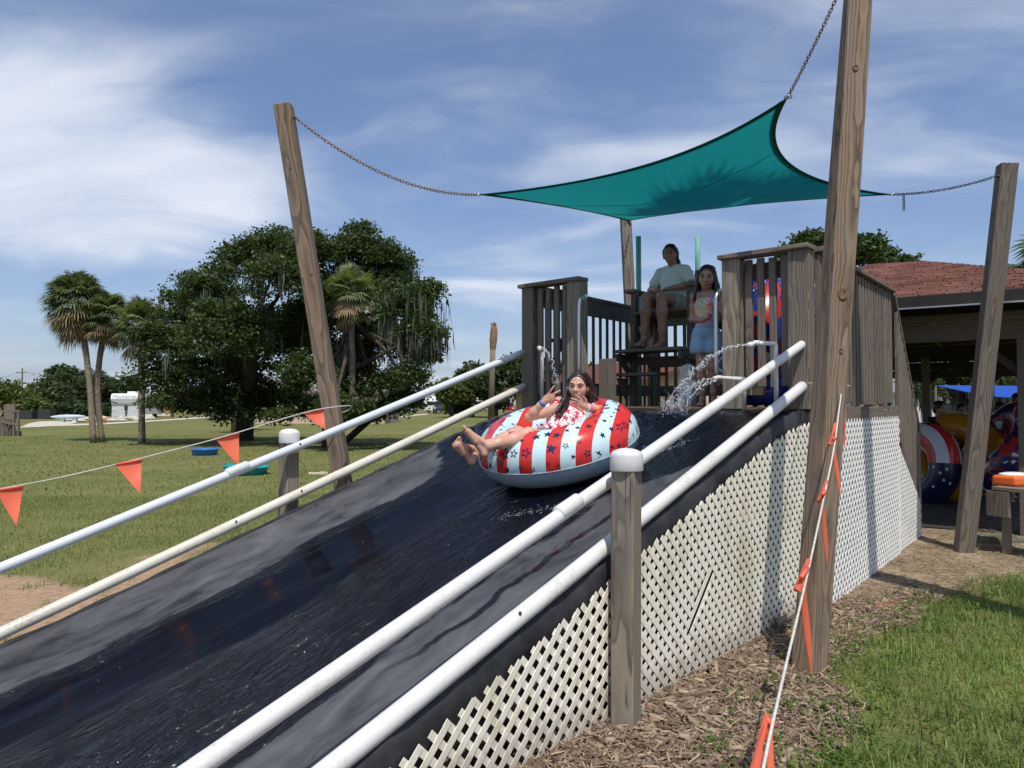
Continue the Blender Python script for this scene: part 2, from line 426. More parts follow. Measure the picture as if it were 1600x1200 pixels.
mulc = n.ramp(n.noise(n.map(oc, (1, 1, 1)), 30., 5, .7, 1.), [(.3, (.05, .034, .024)), (.55, (.15, .105, .075)), (.75, (.30, .225, .165))])
c = n.mix(att('lawn'), dirt, lawn); c = n.mix(att('mulch'), c, mulc); c = n.mix(att('sand'), c, sandc)
n.put(b, 'Base Color', c)
bump(n, b, n.math('ADD', n3, n.math('MULTIPLY', n5, .5)), .5, .03)
gme = np_mesh('ground', np.column_stack([P2, ZZ]), quads, True, {'mulch': ('POINT', mu), 'lawn': ('POINT', la), 'sand': ('POINT', sa)})
tag(link('ground', gme, None, gm), kind='structure')

def sheet(name, pts, z, mat):
    pts = [Vector((p[0], p[1], z)) for p in pts]; m = MB(); m.add(pts, [tuple(range(len(pts)))])
    return tag(m.obj(name, mat), kind='structure')
M['gravel'] = mottled('white_sandy_gravel', (.62, .58, .48), (.42, .38, .30), 1.5, .95, .1)
sheet('path', gp([(38, 668), (150, 664.5), (240, 659), (330, 653), (405, 647.5), (402, 646.6), (330, 651), (240, 657), (150, 662), (60, 664)]), .03, M['gravel'])
sheet('path', gp([(30, 669), (60, 668), (108, 664), (122, 660), (98, 658), (62, 659), (45, 662)]), .034, M['gravel'])
sheet('path', gp([(600, 655), (668, 648), (668, 646.5), (600, 652.5)]), .03, M['gravel'])

# ---------------------------------------------------------------- grass blades, mulch chips, litter (uncountable ground cover)
def blades(name, P, L, wd, mat, lean=.5, seg=3, z=0., kind_label=None, curl=.6):
    n_ = len(P); yaw = rng.uniform(0, 2 * math.pi, n_); le = L * rng.uniform(.55, 1.25, n_); ln = rng.uniform(.1, 1, n_) * lean
    dirx, diry = np.cos(yaw), np.sin(yaw); sx, sy = -diry, dirx
    V = np.zeros((n_, (seg + 1) * 2, 3), np.float32)
    for k in range(seg + 1):
        f = k / seg; a = ln * (1 + curl * f); out = le * f * np.sin(a); up = le * f * np.cos(a)
        hw = wd * rng.uniform(.7, 1.3, n_) * (1 - f ** 1.6 * .92) / 2
        for q, sg in ((0, -1), (1, 1)):
            V[:, k * 2 + q, 0] = P[:, 0] + dirx * out + sx * hw * sg
            V[:, k * 2 + q, 1] = P[:, 1] + diry * out + sy * hw * sg
            V[:, k * 2 + q, 2] = z + up - .004
    base = (np.arange(n_) * (seg + 1) * 2)[:, None, None]
    q = np.array([[2 * k, 2 * k + 1, 2 * k + 3, 2 * k + 2] for k in range(seg)])[None]
    tint = np.repeat(np.clip(rng.beta(2, 2.6, n_) + (fbm(P, .8, 2) - .5) * .9, 0, 1), (seg + 1) * 2)
    me = np_mesh(name, V.reshape(-1, 3), (base + q).reshape(-1, 4), True, {'tint': ('POINT', tint)})
    return tag(link(name, me, None, mat), kind='stuff')
def scatter(n_, x0, x1, y0, y1):
    return np.column_stack([rng.uniform(x0, x1, n_), rng.uniform(y0, y1, n_)])
P = scatter(120000, .6, 6.2, 1.4, 7.6); sd = poly_sdf(P, GRASS_R) + (fbm(P, .9, 3) - .5) * .55
keep = (sd < .16) & (rng.uniform(size=len(P)) < np.clip(.95 - sstep(sd, -.3, .16) * .6, 0, 1) * (.6 + .6 * sstep(fbm(P, .35, 6), .25, .6)))
blades('grass', P[keep], .080, .0070, M['grass'], 1.25)
k2 = keep & (fbm(P, .55, 11) > .56) & (rng.uniform(size=len(P)) < .22)
blades('tall_grass', P[k2], .125, .0075, M['grass'], 1.0)
# left lawn: density falls with distance, tufts grow a little to stay visible
P = np.concatenate([scatter(110000, -10, 2.5, 5.0, 13), scatter(70000, -24, 6, 13, 38)])
mm = ground_masks(P)[3]; rel = P - np.array([.72, 4.17]); vv = -UY * rel[:, 0] + UX * rel[:, 1]
patch = fbm(P, 1.6, 4)
keep = (vv > 2.9) & (rng.uniform(size=len(P)) < mm * (.30 + 1.0 * sstep(patch, .3, .62)))
Pn = P[keep]
blades('lawn_grass', Pn[Pn[:, 1] < 13], .055, .008, M['field_grass'], 1.1, 2)
blades('field_grass', Pn[Pn[:, 1] >= 13], .065, .022, M['field_grass'], 1.15, 2)
# sparse tufts on the sand and at the lawn edge
ce = scatter(260, -5.2, -.4, 3.6, 7.4); ce = ce[(poly_sdf(ce, SAND) < .1)][:60]
P = np.concatenate([c_ + rng.normal(0, .05, (26, 2)) for c_ in ce]); blades('sand_grass', P, .07, .006, M['field_grass'], 1.2, 2)
ce = scatter(900, .8, 4., 2.6, 6.6); sd = poly_sdf(ce, GRASS_R); ce = ce[(sd > -.35) & (sd < .42)][:170]

def chips(name, P, L, wd, th, mat, zlo, zhi):
    n_ = len(P); yaw = rng.uniform(0, 2 * math.pi, n_); pit = rng.normal(0, .28, n_)
    l = L * rng.uniform(.25, 1.6, n_) / 2; w = wd * rng.uniform(.25, 1.4, n_) / 2; t = th * rng.uniform(.5, 1.3, n_) / 2
    ax = np.column_stack([np.cos(yaw) * np.cos(pit), np.sin(yaw) * np.cos(pit), np.sin(pit)])
    ay = np.column_stack([-np.sin(yaw), np.cos(yaw), rng.normal(0, .35, n_)]); ay /= np.linalg.norm(ay, axis=1)[:, None]
    az = np.cross(ax, ay); c = np.column_stack([P, rng.uniform(zlo, zhi, n_)])
    cs = [(-1, -1, -1), (1, -.7, -1), (.9, 1, -1), (-1, .8, -1), (-.9, -.9, 1), (1, -.6, 1), (.85, .8, 1), (-1, .7, 1)]
    V = np.stack([c + ax * (l * a)[:, None] + ay * (w * b_)[:, None] + az * (t * c_)[:, None] for a, b_, c_ in cs], 1)
    q = np.array([[4, 5, 6, 7], [0, 1, 5, 4], [1, 2, 6, 5], [2, 3, 7, 6], [3, 0, 4, 7]])[None]
    tint = np.repeat(np.clip(rng.beta(1.3, 2.6, n_) + (rng.uniform(size=n_) > .93) * .4, 0, 1), 8)
    me = np_mesh(name, V.reshape(-1, 3), ((np.arange(n_) * 8)[:, None, None] + q).reshape(-1, 4), False, {'tint': ('POINT', tint)})
    return tag(link(name, me, None, mat), kind='stuff')
P = scatter(130000, -.4, 3.6, 2.0, 6.6); mk = ground_masks(P)[0]; rel = P - np.array([.72, 4.17]); vv = -UY * rel[:, 0] + UX * rel[:, 1]
keep = (rng.uniform(size=len(P)) < mk * .95) & (vv < -.08)
Pk = P[keep]; k1 = int(len(Pk) * .62); k2 = int(len(Pk) * .93)
chips('mulch', Pk[:k1], .034, .009, .004, M['chip'], .002, .026)
chips('mulch_strands', Pk[k1:k2], .085, .0065, .004, M['chip'], .006, .034)
chips('mulch_chunks', Pk[k2:], .075, .022, .010, M['chip'], .006, .034)
P = scatter(42000, .5, 7.5, 4.6, 10.5); mk = ground_masks(P); rel = P - np.array([.72, 4.17]); vv = -UY * rel[:, 0] + UX * rel[:, 1]
keep = (rng.uniform(size=len(P)) < (mk[1] * .8 + .15 * mk[3]) * (.25 + sstep(fbm(P, .5, 8), .35, .6))) & (vv < -.06)
chips('fallen_needles', P[keep], .075, .0045, .003, M['needle'], .002, .014)
# broad-leaved weeds on the border between mulch and lawn
Vl = []; Fl = []; Tl = []
for c_ in ce:
    for k in range(random.randint(9, 22)):
        a = random.uniform(0, 6.28); r0 = random.uniform(0, .075); L = random.uniform(.014, .03); h = random.uniform(.012, .05)
        p = np.array([c_[0] + r0 * math.cos(a), c_[1] + r0 * math.sin(a), h]); a2 = random.uniform(0, 6.28)
        d = np.array([math.cos(a2), math.sin(a2), random.uniform(-.2, .5)]) * L; s = np.array([-math.sin(a2), math.cos(a2), random.uniform(-.3, .3)]) * L * .4
        b0 = len(Vl); Vl += [p, p + d * .5 + s, p + d, p + d * .5 - s]; Fl.append((b0, b0 + 1, b0 + 2, b0 + 3)); Tl += [random.random()] * 4
tag(link('weeds', np_mesh('weeds', Vl, Fl, False, {'tint': ('POINT', Tl)}), None, M['weed']), kind='stuff')
# ---------------------------------------------------------------- water slide: black liner over a trough, drape over both edges
WS = 2.75
def zs(t):                                # height of the slide's crest along its run
    t = np.asarray(t, float); a = .94 + .315 * t
    a = -np.logaddexp(-a * 14, -1.565 * 14) / 14                                # rounds off into the platform
    return np.logaddexp(a * 12, .07 * 12) / 12                                  # and flattens out at the foot
Z_DECK = 1.58
m, n, b = newmat('wet_black_liner', (.012, .014, .02), .2, .5)
uv = n.add('ShaderNodeUVMap'); uv.uv_map = 'run'
u_, v_, _ = n.sep(uv.outputs[0])
p = n.comb(u_, v_, 0.)
wob = n.noise(n.map(p, (.55, 1.6, 1)), 1., 6, .68)
wob2 = n.noise(n.map(p, (.9, 7., 1)), 1., 5, .65)
edge_l = n.math('SUBTRACT', WS, v_)
narrow = n.range(u_, 1.3, .35, -.75, 0.)
near_edge = n.math('MINIMUM', n.math('SUBTRACT', edge_l, .50), n.math('SUBTRACT', v_, .56))
wet_d = n.math('ADD', n.math('SUBTRACT', near_edge, narrow), n.math('ADD', n.math('MULTIPLY', n.math('SUBTRACT', wob, .5), .60), n.math('MULTIPLY', n.math('SUBTRACT', wob2, .5), .28)))
wet = n.range(wet_d, -.02, .035)
run = n.math('ABSOLUTE', n.math('SUBTRACT', v_, n.math('ADD', .17, n.math('MULTIPLY', n.noise(n.map(p, (1.6, .1, 1)), 1., 4, .6), .34))))
run = n.math('MULTIPLY', n.range(n.math('ADD', run, n.math('MULTIPLY', wob2, .05)), .058, .040), n.math('MULTIPLY', n.range(u_, -1.6, -1.2), n.range(u_, .5, .2)))
wet = n.math('MAXIMUM', wet, n.math('MULTIPLY', run, .92))
dust = n.noise(n.map(p, (1.2, 2.6, 1)), 1.4, 7, .66, 1.2)
dust2 = n.noise(n.map(p, (.7, 2., 1)), 1., 5, .6)
dry = n.ramp(n.math('ADD', n.math('MULTIPLY', dust, .65), n.math('MULTIPLY', dust2, .35)), [(.36, (.013, .014, .016)), (.46, (.055, .057, .060)), (.61, (.105, .108, .111)), (.76, (.20, .201, .20))])
crack = n.range(n.noise(n.map(p, (3., 16, 1)), 1.5, 5, .7, 1.5), .60, .68)
dry = n.mix(n.math('MULTIPLY', crack, .8), dry, (.02, .021, .024, 1))
n.put(b, 'Base Color', n.mix(wet, dry, (.003, .004, .008, 1)))
n.put(b, 'Roughness', n.math('ADD', n.math('MULTIPLY', n.math('SUBTRACT', 1., wet), .45), .06))
# ripples run down the liner, rougher in the middle of the stream
flow = n.noise(n.map(p, (3.0, 10, 1)), 1., 4, .55, 1.6)
flow2 = n.noise(n.map(p, (2., 9., 1)), 1., 5, .65, .8)
chop = n.noise(n.map(p, (16, 34, 1)), 1., 3, .6, .8)
lane = n.math('ADD', v_, n.math('ADD', n.math('MULTIPLY', n.math('SUBTRACT', n.noise(n.map(p, (.5, .8, 1)), 1., 4, .6), .5), .9), n.math('MULTIPLY', u_, -.05)))
mid = n.math('MULTIPLY', n.range(lane, .55, .85), n.range(lane, 1.62, 1.38))
fringe = n.math('MULTIPLY', n.range(wet_d, .0, .03), n.range(wet_d, .16, .08))
mid = n.math('MAXIMUM', mid, n.math('MULTIPLY', fringe, .8))
mid = n.math('MAXIMUM', mid, n.range(u_, .3, .9, 0., .7))
flow = n.math('POWER', n.math('SUBTRACT', 1., n.math('MULTIPLY', n.math('ABSOLUTE', n.math('SUBTRACT', flow, .5)), 4.), None, True), 2.)
h = n.math('ADD', n.math('MULTIPLY', flow2, .10), n.math('MULTIPLY', n.math('ADD', n.math('MULTIPLY', flow, .42), n.math('MULTIPLY', chop, .30)), n.math('ADD', .012, mid)))
h = n.math('MULTIPLY', h, wet)
hd = n.math('MULTIPLY', n.math('ADD', dust, n.math('MULTIPLY', flow2, .6)), n.math('SUBTRACT', 1., wet))
bump(n, b, n.math('ADD', h, n.math('MULTIPLY', hd, .35)), 0.8, .028)
n.put(b, 'Specular IOR Level', n.math('SUBTRACT', .40, n.math('MULTIPLY', wet, n.math('SUBTRACT', .33, n.math('MULTIPLY', mid, .16)))))
M['liner'] = m
M['drape'] = mottled('black_edge_sheet', (.013, .013, .015), (.045, .045, .048), 5., .55, .35, .5, (1, 1, 1))

slide = thing('water_slide', 'black plastic sheeted water slide running down from the wooden platform', 'water slide', S(0, 1.4, 0))
ts = np.concatenate([np.arange(-6.4, 1.2, .12), np.arange(1.2, 2.42, .05)])
vs_ = np.linspace(0, WS, 45)
TT, VV = np.meshgrid(ts, vs_, indexing='ij')
q = np.abs(2 * VV / WS - 1)
Z = zs(TT) - .11 * (1 - q ** 3.2) * (1 - sstep(TT, .9, 2.0)) + .012 * sstep(TT, 1.6, 2.2)
pp = np.stack([TT.ravel(), VV.ravel()], 1)
Z += ((fbm(pp * [1, 2.2], .8, 3) - .5) * .035 + (fbm(pp * [1, 3], .25, 5) - .5) * .010).reshape(Z.shape) * (1 - q ** 6)
V3 = np.stack([.72 + UX * TT - UY * VV, 4.17 + UY * TT + UX * VV, Z], -1).reshape(-1, 3)
ii = np.arange(len(ts) * len(vs_)).reshape(len(ts), -1)
fq = np.stack([ii[:-1, :-1], ii[1:, :-1], ii[1:, 1:], ii[:-1, 1:]], -1).reshape(-1, 4)
lme = np_mesh('liner', V3, fq, True)
ul = lme.uv_layers.new(name='run'); ul.data.foreach_set('uv', pp[fq.ravel()].astype(np.float32).ravel())
link('liner', lme, slide, M['liner'])
def drape(side):
    prof = [(0, 0), (.03, .012), (.06, -.005), (.078, -.05), (.082, -.12), (.074, -.2), (.06, -.3)] if side < 0 else [(0, 0), (.04, .01), (.08, -.01), (.1, -.07), (.11, -.2), (.12, -.45), (.12, -.8)]
    V = []
    for i, t in enumerate(ts):
        wv = .5 * math.sin(i * .9) + .5 * math.sin(i * .37 + 1)
        for k, (a, dz) in enumerate(prof):
            w = (.012 * wv + .008 * math.sin(i * 2.3 + k)) * (k > 1)
            V.append(S(t, (-a - w) if side < 0 else WS + a + w, max(float(zs(t)) + dz + .006 * math.sin(i * 1.7) * (k < 3), .005)))
    k = len(prof); fs = [(i * k + j, i * k + j + 1, i * k + k + j + 1, i * k + k + j) for i in range(len(ts) - 1) for j in range(k - 1)]
    mb = MB(); mb.add(V, fs); mb.obj('edge_sheet', M['drape'], slide, True)
drape(-1); drape(1)
# timber frame under the sheet, seen as the dark behind the lattice
for v in (.03, WS - .02):
    board('side_joist', S(-2.0, v, float(zs(-2.0)) - .30), S(2.2, v, float(zs(2.2)) - .34), .05, .19, (0, 0, 1), M['dark_wood'], slide)
for t in (-1.2, 0., 1.2, 2.15):
    for v in (.05, WS - .05): board('strut', S(t, v + .06, 0), S(t, v + .06, float(zs(t)) - .2), .09, .09, (UX, UY, 0), M['dark_wood'], slide)

# ---------------------------------------------------------------- white lattice skirts of crossed slats
def lattice(name, label, poly, put, mat, gap=None, pitch=.069, w=.0335, front=1):
    """poly: outline in (run, height); put(a, h, off) -> point. Slats at 45 degrees in two layers"""
    poly = [Vector(p) for p in poly]; c = sum(poly, Vector((0, 0))) / len(poly)
    root = thing(name, label, 'lattice', put(c.x, 0, 0), 'white lattice skirts below slide and deck')
    for layer, ang in ((0, 45 * front), (1, -45 * front)):
        d = Vector((math.cos(R(ang)), math.sin(R(ang)))); nn = Vector((-d.y, d.x))
        ks = [p.dot(nn) for p in poly]
        k = math.floor(min(ks) / pitch)
        while k * pitch < max(ks):
            o = nn * (k * pitch + pitch * .5); k += 1; cr = []
            for a, b_ in zip(poly, poly[1:] + poly[:1]):
                da, db = (a - o).dot(nn), (b_ - o).dot(nn)
                if (da > 0) != (db > 0):
                    x = a + (b_ - a) * (da / (da - db)); cr.append((x - o).dot(d))
            cr.sort()
            spans = []
            for a, b_ in zip(cr[::2], cr[1::2]):
                if gap:                                                          # the torn place
                    g = gap(o, d, a, b_, layer)
                    spans += g
                else: spans.append((a, b_))
            for a, b_ in spans:
                a -= random.uniform(0, .014); b_ += random.uniform(0, .014)
                if b_ - a < .03: continue
                p0, p1 = o + d * a, o + d * b_; off = .0032 if layer == 0 else 0.
                off += random.uniform(-.0004, .0004)
                A, B = put(p0.x, p0.y, off), put(p1.x, p1.y, off)
                side = put(p0.x + nn.x, p0.y + nn.y, off) - A
                board('slat', A, B, w, .003, side, mat, root, .0012)
    return root
LV = -.10
def under_edge(t0, t1, n_):
    return [(t, max(float(zs(t)) - .105, .02)) for t in np.linspace(t1, t0, n_)]
c0, c1 = Vector(on_v(1073, 992, LV)), Vector(on_v(1119, 868, LV))
def torn(o, d, a, b_, layer):
    """the skirt has torn here: slats of both layers stop short of a slanting slit"""
    e = c1 - c0; nn = Vector((-d.y, d.x)); da, db = (c0 - o).dot(nn), (c1 - o).dot(nn)
    if (da > 0) != (db > 0):
        f = da / (da - db); x = (c0 + e * f - o).dot(d); w = .055 * math.sin(math.pi * min(max(f, .04), .96)) + .004
        return [(a, x - w), (x + w, b_)] if a < x - w - .02 and x + w + .02 < b_ else [(a, b_)]
    return [(a, b_)]
lattice('lattice_skirt', 'stained white lattice left of the near capped post, under the low end of the slide', under_edge(-2.95, -.30, 14) + [(-2.95, 0), (-.30, 0)], lambda a, h, off: S(a, LV - off, h), M['lattice'])
lattice('lattice_skirt', 'stained white lattice with a slanting tear between the capped post and the tall post', under_edge(-.285, 2.42, 15) + [(-.285, 0), (2.42, 0)], lambda a, h, off: S(a, LV - off, h), M['lattice'], torn, .0615, .0345, -1)
M['lattice_white'] = pvc('white_lattice_vinyl', (.80, .80, .76), (.45, .43, .34), .5)
lattice('lattice_skirt', 'white rectangular lattice skirt below the deck, right behind the tall post with flags', [(.0, 0), (2.84, 0), (2.84, 1.46), (.0, 1.46)], lambda a, h, off: D(a, -.19 - off, h), M['lattice_white'])
lattice('lattice_skirt', 'white wedge of lattice under the stair at the back of the deck', [(2.86, 0), (4.12, 0), (4.12, .42), (2.86, 1.18)], lambda a, h, off: D(a, -.17 - off, h), M['lattice_white'])

# ---------------------------------------------------------------- white guide pipes and their capped posts
def pipe(label, a, b_, v, rad, mat, coup=(), cap=None, bolts=()):
    (t0, z0), (t1, z1) = on_v(*a, v), on_v(*b_, v)
    sl_ = (z1 - z0) / (t1 - t0); T = lambda px, py: on_v(px, py, v)[0]
    at = lambda t: S(t, v, z0 + sl_ * (t - t0))
    top = max(t0, t1); bot = -4.2 if v > 1 else -3.6
    root = thing('guide_pipe', label, 'pipe', at(-.5), 'white guide pipes along the slide')
    N = 40; mb = MB(); pts = []
    for i in range(N + 1):
        t = lerp(bot, top, i / N); p = at(t); p += Vector((0, 0, -.012 * math.sin(math.pi * i / N))); pts.append(p)
    mb.tube(pts, rad, 24); mb.obj('pipe', mat, root, True)
    dr = (pts[-1] - pts[0]).normalized()
    for c in coup:
        p = at(T(*c)); q = MB(); q.tube([p - dr * .085, p - dr * .08, p + dr * .08, p + dr * .085], [rad * 1.02, rad * 1.1, rad * 1.1, rad * 1.02], 24); q.obj('coupling', mat, root, True)
    if cap:
        q = MB(); p = pts[-1]; q.tube([p - dr * .05, p - dr * .048, p + dr * .012, p + dr * .022, p + dr * .024], [rad * 1.0, rad * 1.07, rad * 1.07, rad * .9, rad * .3], 24); q.obj('end_cap', mat, root, True)
    for c in bolts:
        p = at(T(*c)); out = (CAM - p); out = (out - dr * out.dot(dr)).normalized()
        q = MB(); q.ball(p + out * rad, (.008, .008, .008), 8); q.obj('bolt', M['dark_metal'], root, True)
    return at
PV = -.045
up_r = pipe('upper white pipe right of the slide with a coupling and end cap', (640, 965), (1262, 532), PV, .034, M['pvc'], [(888, 793)], True, [(1256, 541)])
lo_r = pipe('thick lower white pipe on the right side of the slide, just above the lattice', (640, 1097), (1258, 600), PV, .0415, M['pvc'], (), None, [(806, 978), (1263, 598)])
LVp = 2.83
up_l = pipe('upper bluish white pipe on the far grass side of the slide, joined by a sleeve', (0, 886), (816, 551), LVp, .033, M['pvc_blue'], [(371, 734)], None, [(466, 703)])
lo_l = pipe('lower cream white pipe on the far grass side of the slide', (0, 988), (818, 604), LVp, .037, M['pvc_old'], (), None, [(468, 783), (366, 824)])

def capped(label, x, y, ztop, w, rot, rcap):
    root = thing('capped_post', label, 'post', (x, y, 0), 'square posts with white caps beside the slide')
    o = board('post', (x, y, -.3), (x + .012, y, ztop - .02), w, w, (math.cos(rot), math.sin(rot), 0), M['pale_wood'], root, .008)
    c = MB(); r = rcap
    c.lathe([(r, -.075), (r * 1.02, -.072), (r, 0), (r * .96, .010), (r * .82, .022), (r * .58, .031), (r * .3, .036), (.002, .037)], (x + .012, y, ztop - .03), 28)
    c.obj('cap', M['pvc'], root, True)
pr = G(976, 1118)
v__ = -.185; t_ = on_v(976, 900, v__)[0]
pr = S(t_, v__)
zt = on_v(979, 702, v__)[1]
capped('near square wooden post with a white domed cap in front of the lattice', pr.x, pr.y, zt, .120, R(-30), .082)
tl, ztl = on_v(450, 671, 2.95); pl_ = S(tl, 2.95)
capped('square wooden post with a white domed cap on the grass side of the slide', pl_.x, pl_.y, ztl, .115, R(-35), .080)
# ---------------------------------------------------------------- timber deck with railings and stair
UD = Vector((.617, .787, 0)); VV_ = Vector((-.74, .673, 0)); UZ = Vector((0, 0, 1))
deck = thing('wooden_deck', 'raised grey wooden deck with slatted railings and stair behind the slide', 'deck', D(1.4, 1.4, 0))
gw, dw = M['grey_wood'], M['dark_wood']
VR, VL, SB = -.06, 2.88, 2.85
zt_r = 2.87                                # top of the rail cap
for k in range(20):                        # floor planks run across
    s = .075 + k * .145
    board('floor_plank', D(s, VR - .06, Z_DECK - .02), D(s, VL + .06, Z_DECK - .02), .138, .036, UD, M['brown_wood'], deck)
board('rim_board', D(-.03, VR - .06, Z_DECK - .13), D(-.03, VL + .06, Z_DECK - .13), .19, .038, UZ, M['brown_wood'], deck)
for v in (VR - .03, VL + .03, 1.4):
    board('rim_board', D(.0, v, Z_DECK - .14), D(SB, v, Z_DECK - .14), .19, .038, UZ, dw, deck)
for s, v in ((.1, VR), (1.45, VR), (2.75, VR), (.1, VL), (1.45, VL), (2.75, VL), (2.75, 1.3), (.1, 1.4)):
    board('leg', D(s, v + (.12 if v < 1 else -.1 if v > 2 else 0), -.05), D(s, v + (.12 if v < 1 else -.1 if v > 2 else 0), Z_DECK - .05), .14, .14, UD, dw, deck)
def railing(name):
    return link(name, None, deck) if False else name
def rail_empty():
    o = bpy.data.objects.new('railing', None); col.objects.link(o); o.parent = deck; o.matrix_parent_inverse = INV[deck.name]; INV[o.name] = Matrix(); return o
def post(s, v, rl, z0=Z_DECK - .02, z1=zt_r - .04, w=.145, mat=gw, side=UD):
    board('post', D(s, v, z0), D(s, v, z1), w, w, side, mat, rl, .006)
def cap(a, b_, rl, z=zt_r - .02, w=.17, th=.04, mat=gw):
    d = b_ - a; board('rail_cap', Vector((a.x, a.y, z)), Vector((b_.x, b_.y, z)), w, th, UZ.cross(d), mat, rl, .006)
def balus(a, b_, n_, rl, z0, z1, off, mat=gw, w=.045, th=.034, jit=.012):
    d = (b_ - a).normalized()
    for k in range(n_):
        p = lerp(a, b_, (k + .5) / n_) + off; j = random.uniform(-jit, jit); lx = d * random.uniform(-.006, .006)
        board('baluster', Vector((p.x, p.y, z0 + j)) + lx, Vector((p.x, p.y, z1 + j * .5)), w, th, d, mat, rl, .003)
# front return rails, either side of the opening
rl = rail_empty()
post(.0, VL - .05, rl, w=.15, mat=gw); post(.0, 2.22, rl, w=.155, mat=M['pale_wood'])
cap(D(-.02, 2.13), D(-.02, VL + .06), rl)
board('upper_rail', D(.07, 2.31, zt_r - .15), D(.07, VL - .11, zt_r - .15), .14, .038, UZ, dw, rl)
balus(D(-.03, 2.31), D(-.03, VL - .13), 4, rl, Z_DECK + .12, zt_r - .06, UD * .02, gw, .06)
rl = rail_empty()
post(.0, VR + .04, rl, w=.165); post(.0, .55, rl, w=.155, mat=M['pale_wood'])
cap(D(-.03, VR - .06), D(-.03, .65), rl)
board('upper_rail', D(.08, VR + .11, zt_r - .15), D(.08, .46, zt_r - .15), .14, .038, UZ, gw, rl)
balus(D(-.02, VR + .12), D(-.02, .47), 4, rl, Z_DECK + .16, zt_r - .06, UD * .03, gw, .058)
# left, back and right sides
rl = rail_empty()
for s in (SB,): post(s, VL, rl, mat=dw, w=.12)
cap(D(.1, VL), D(SB + .06, VL), rl, mat=dw)
board('upper_rail', D(.1, VL - .05, zt_r - .13), D(SB, VL - .05, zt_r - .13), .19, .038, UZ, dw, rl)
board('lower_rail', D(.1, VL - .05, Z_DECK + .20), D(SB, VL - .05, Z_DECK + .20), .14, .038, UZ, dw, rl)
balus(D(.1, VL), D(SB, VL), 17, rl, Z_DECK - .1, zt_r - .10, VV_ * .0, dw, .042, .022)
rl = rail_empty()
post(SB, .95, rl, mat=dw, w=.12)
cap(D(SB, .9), D(SB, VL + .05), rl, mat=dw)
board('upper_rail', D(SB - .05, .9, zt_r - .13), D(SB - .05, VL, zt_r - .13), .19, .038, UZ, dw, rl)
board('lower_rail', D(SB - .05, .9, Z_DECK + .20), D(SB - .05, VL, Z_DECK + .20), .14, .038, UZ, dw, rl)
balus(D(SB, .95), D(SB, VL), 14, rl, Z_DECK - .1, zt_r - .10, UD * .0, dw, .045, .022)
rl = rail_empty()
post(SB, VR, rl, w=.12, z0=.9)
cap(D(.1, VR - .02), D(SB + .08, VR - .02), rl)
board('upper_rail', D(.1, VR + .03, zt_r - .12), D(SB, VR + .03, zt_r - .12), .14, .038, UZ, gw, rl)
board('lower_rail', D(.1, VR + .03, Z_DECK + .14), D(SB, VR + .03, Z_DECK + .14), .14, .038, UZ, dw, rl)
balus(D(.1, VR), D(SB, VR), 23, rl, Z_DECK + .02, zt_r - .05, -VV_ * .05, gw, .07, .034, .02)
board('skirt_board', D(.05, VR - .10, Z_DECK - .06), D(SB + .02, VR - .10, Z_DECK - .06), .12, .036, UZ, gw, deck)
# stair
st = bpy.data.objects.new('stair', None); col.objects.link(st); st.parent = deck; st.matrix_parent_inverse = INV[deck.name]; INV[st.name] = Matrix()
S1 = 4.22
for v in (VR - .0, .82):
    board('stringer', D(SB + .05, v, Z_DECK - .12), D(S1, v, .05), .24, .045, UZ, dw, st)
for k in range(1, 8):
    f = k / 8; s = lerp(SB + .05, S1, f)
    board('tread', D(s, VR + .03, lerp(Z_DECK, .08, f)), D(s, .79, lerp(Z_DECK, .08, f)), .26, .038, UD, gw, st)
zr = lambda s: lerp(zt_r - .06, 1.30, (s - SB) / (S1 - SB))
for v in (VR - .04, .86):
    board('stair_rail', D(SB, v, zr(SB)), D(S1 + .06, v, zr(S1 + .06)), .14, .04, VV_, gw, st)
    board('stair_post', D(S1 - .02, v, -.1), D(S1 - .02, v, zr(S1) - .03), .14, .12, UD, gw, st)
    for k in range(12):
        s = lerp(SB + .1, S1 - .12, (k + .5) / 12); zl = lerp(Z_DECK - .12, .05, (s - SB) / (S1 - SB))
        board('stair_baluster', D(s, v - .045 if v < 0 else v + .045, zl + .06 + random.uniform(-.02, .02)), D(s, v - .045 if v < 0 else v + .045, zr(s) - .02), .06, .034, UD, gw, st)

# bent steel grab bars on the two opening posts
def grab(label, v, dv, z0, z1):
    root = thing('grab_bar', label, 'handrail', D(-.1, v, z0), 'steel grab bars at the slide entry')
    o = -UD * .10; a = D(-.06, v, 0) + VV_ * dv
    pts = []
    P = lambda out, z: Vector((a.x, a.y, z)) + o * out
    for f in np.linspace(0, math.pi / 2, 7): pts.append(P(math.sin(f) * .0 + (1 - math.cos(f)) * .6 + .35 * math.sin(f), z1 - .06 + .06 * math.cos(f)))
    pts = [P(0, z1)] + [P(.25, z1), P(.6, z1 - .01), P(.85, z1 - .035), P(.97, z1 - .075), P(1., z1 - .13)] + [P(1., lerp(z1 - .13, z0 + .13, i / 6)) for i in range(1, 6)] + [P(1., z0 + .13), P(.97, z0 + .075), P(.85, z0 + .035), P(.6, z0 + .01), P(.25, z0), P(0, z0)]
    mb = MB(); mb.tube(pts, .017, 12); mb.obj('bar', M['steel'], root, True)
    for z in (z0, z1):
        q = MB(); p = P(-.02, z); q.tube([p, P(.03, z), P(.06, z)], [.034, .034, .018], 14); q.obj('flange', M['steel'], root, True)
grab('short bent steel grab bar on the left post of the slide entry', 2.12, -.03, 1.85, 2.66)
grab('long bent steel grab bar beside the standing girl', .62, .03, 1.80, 2.56)
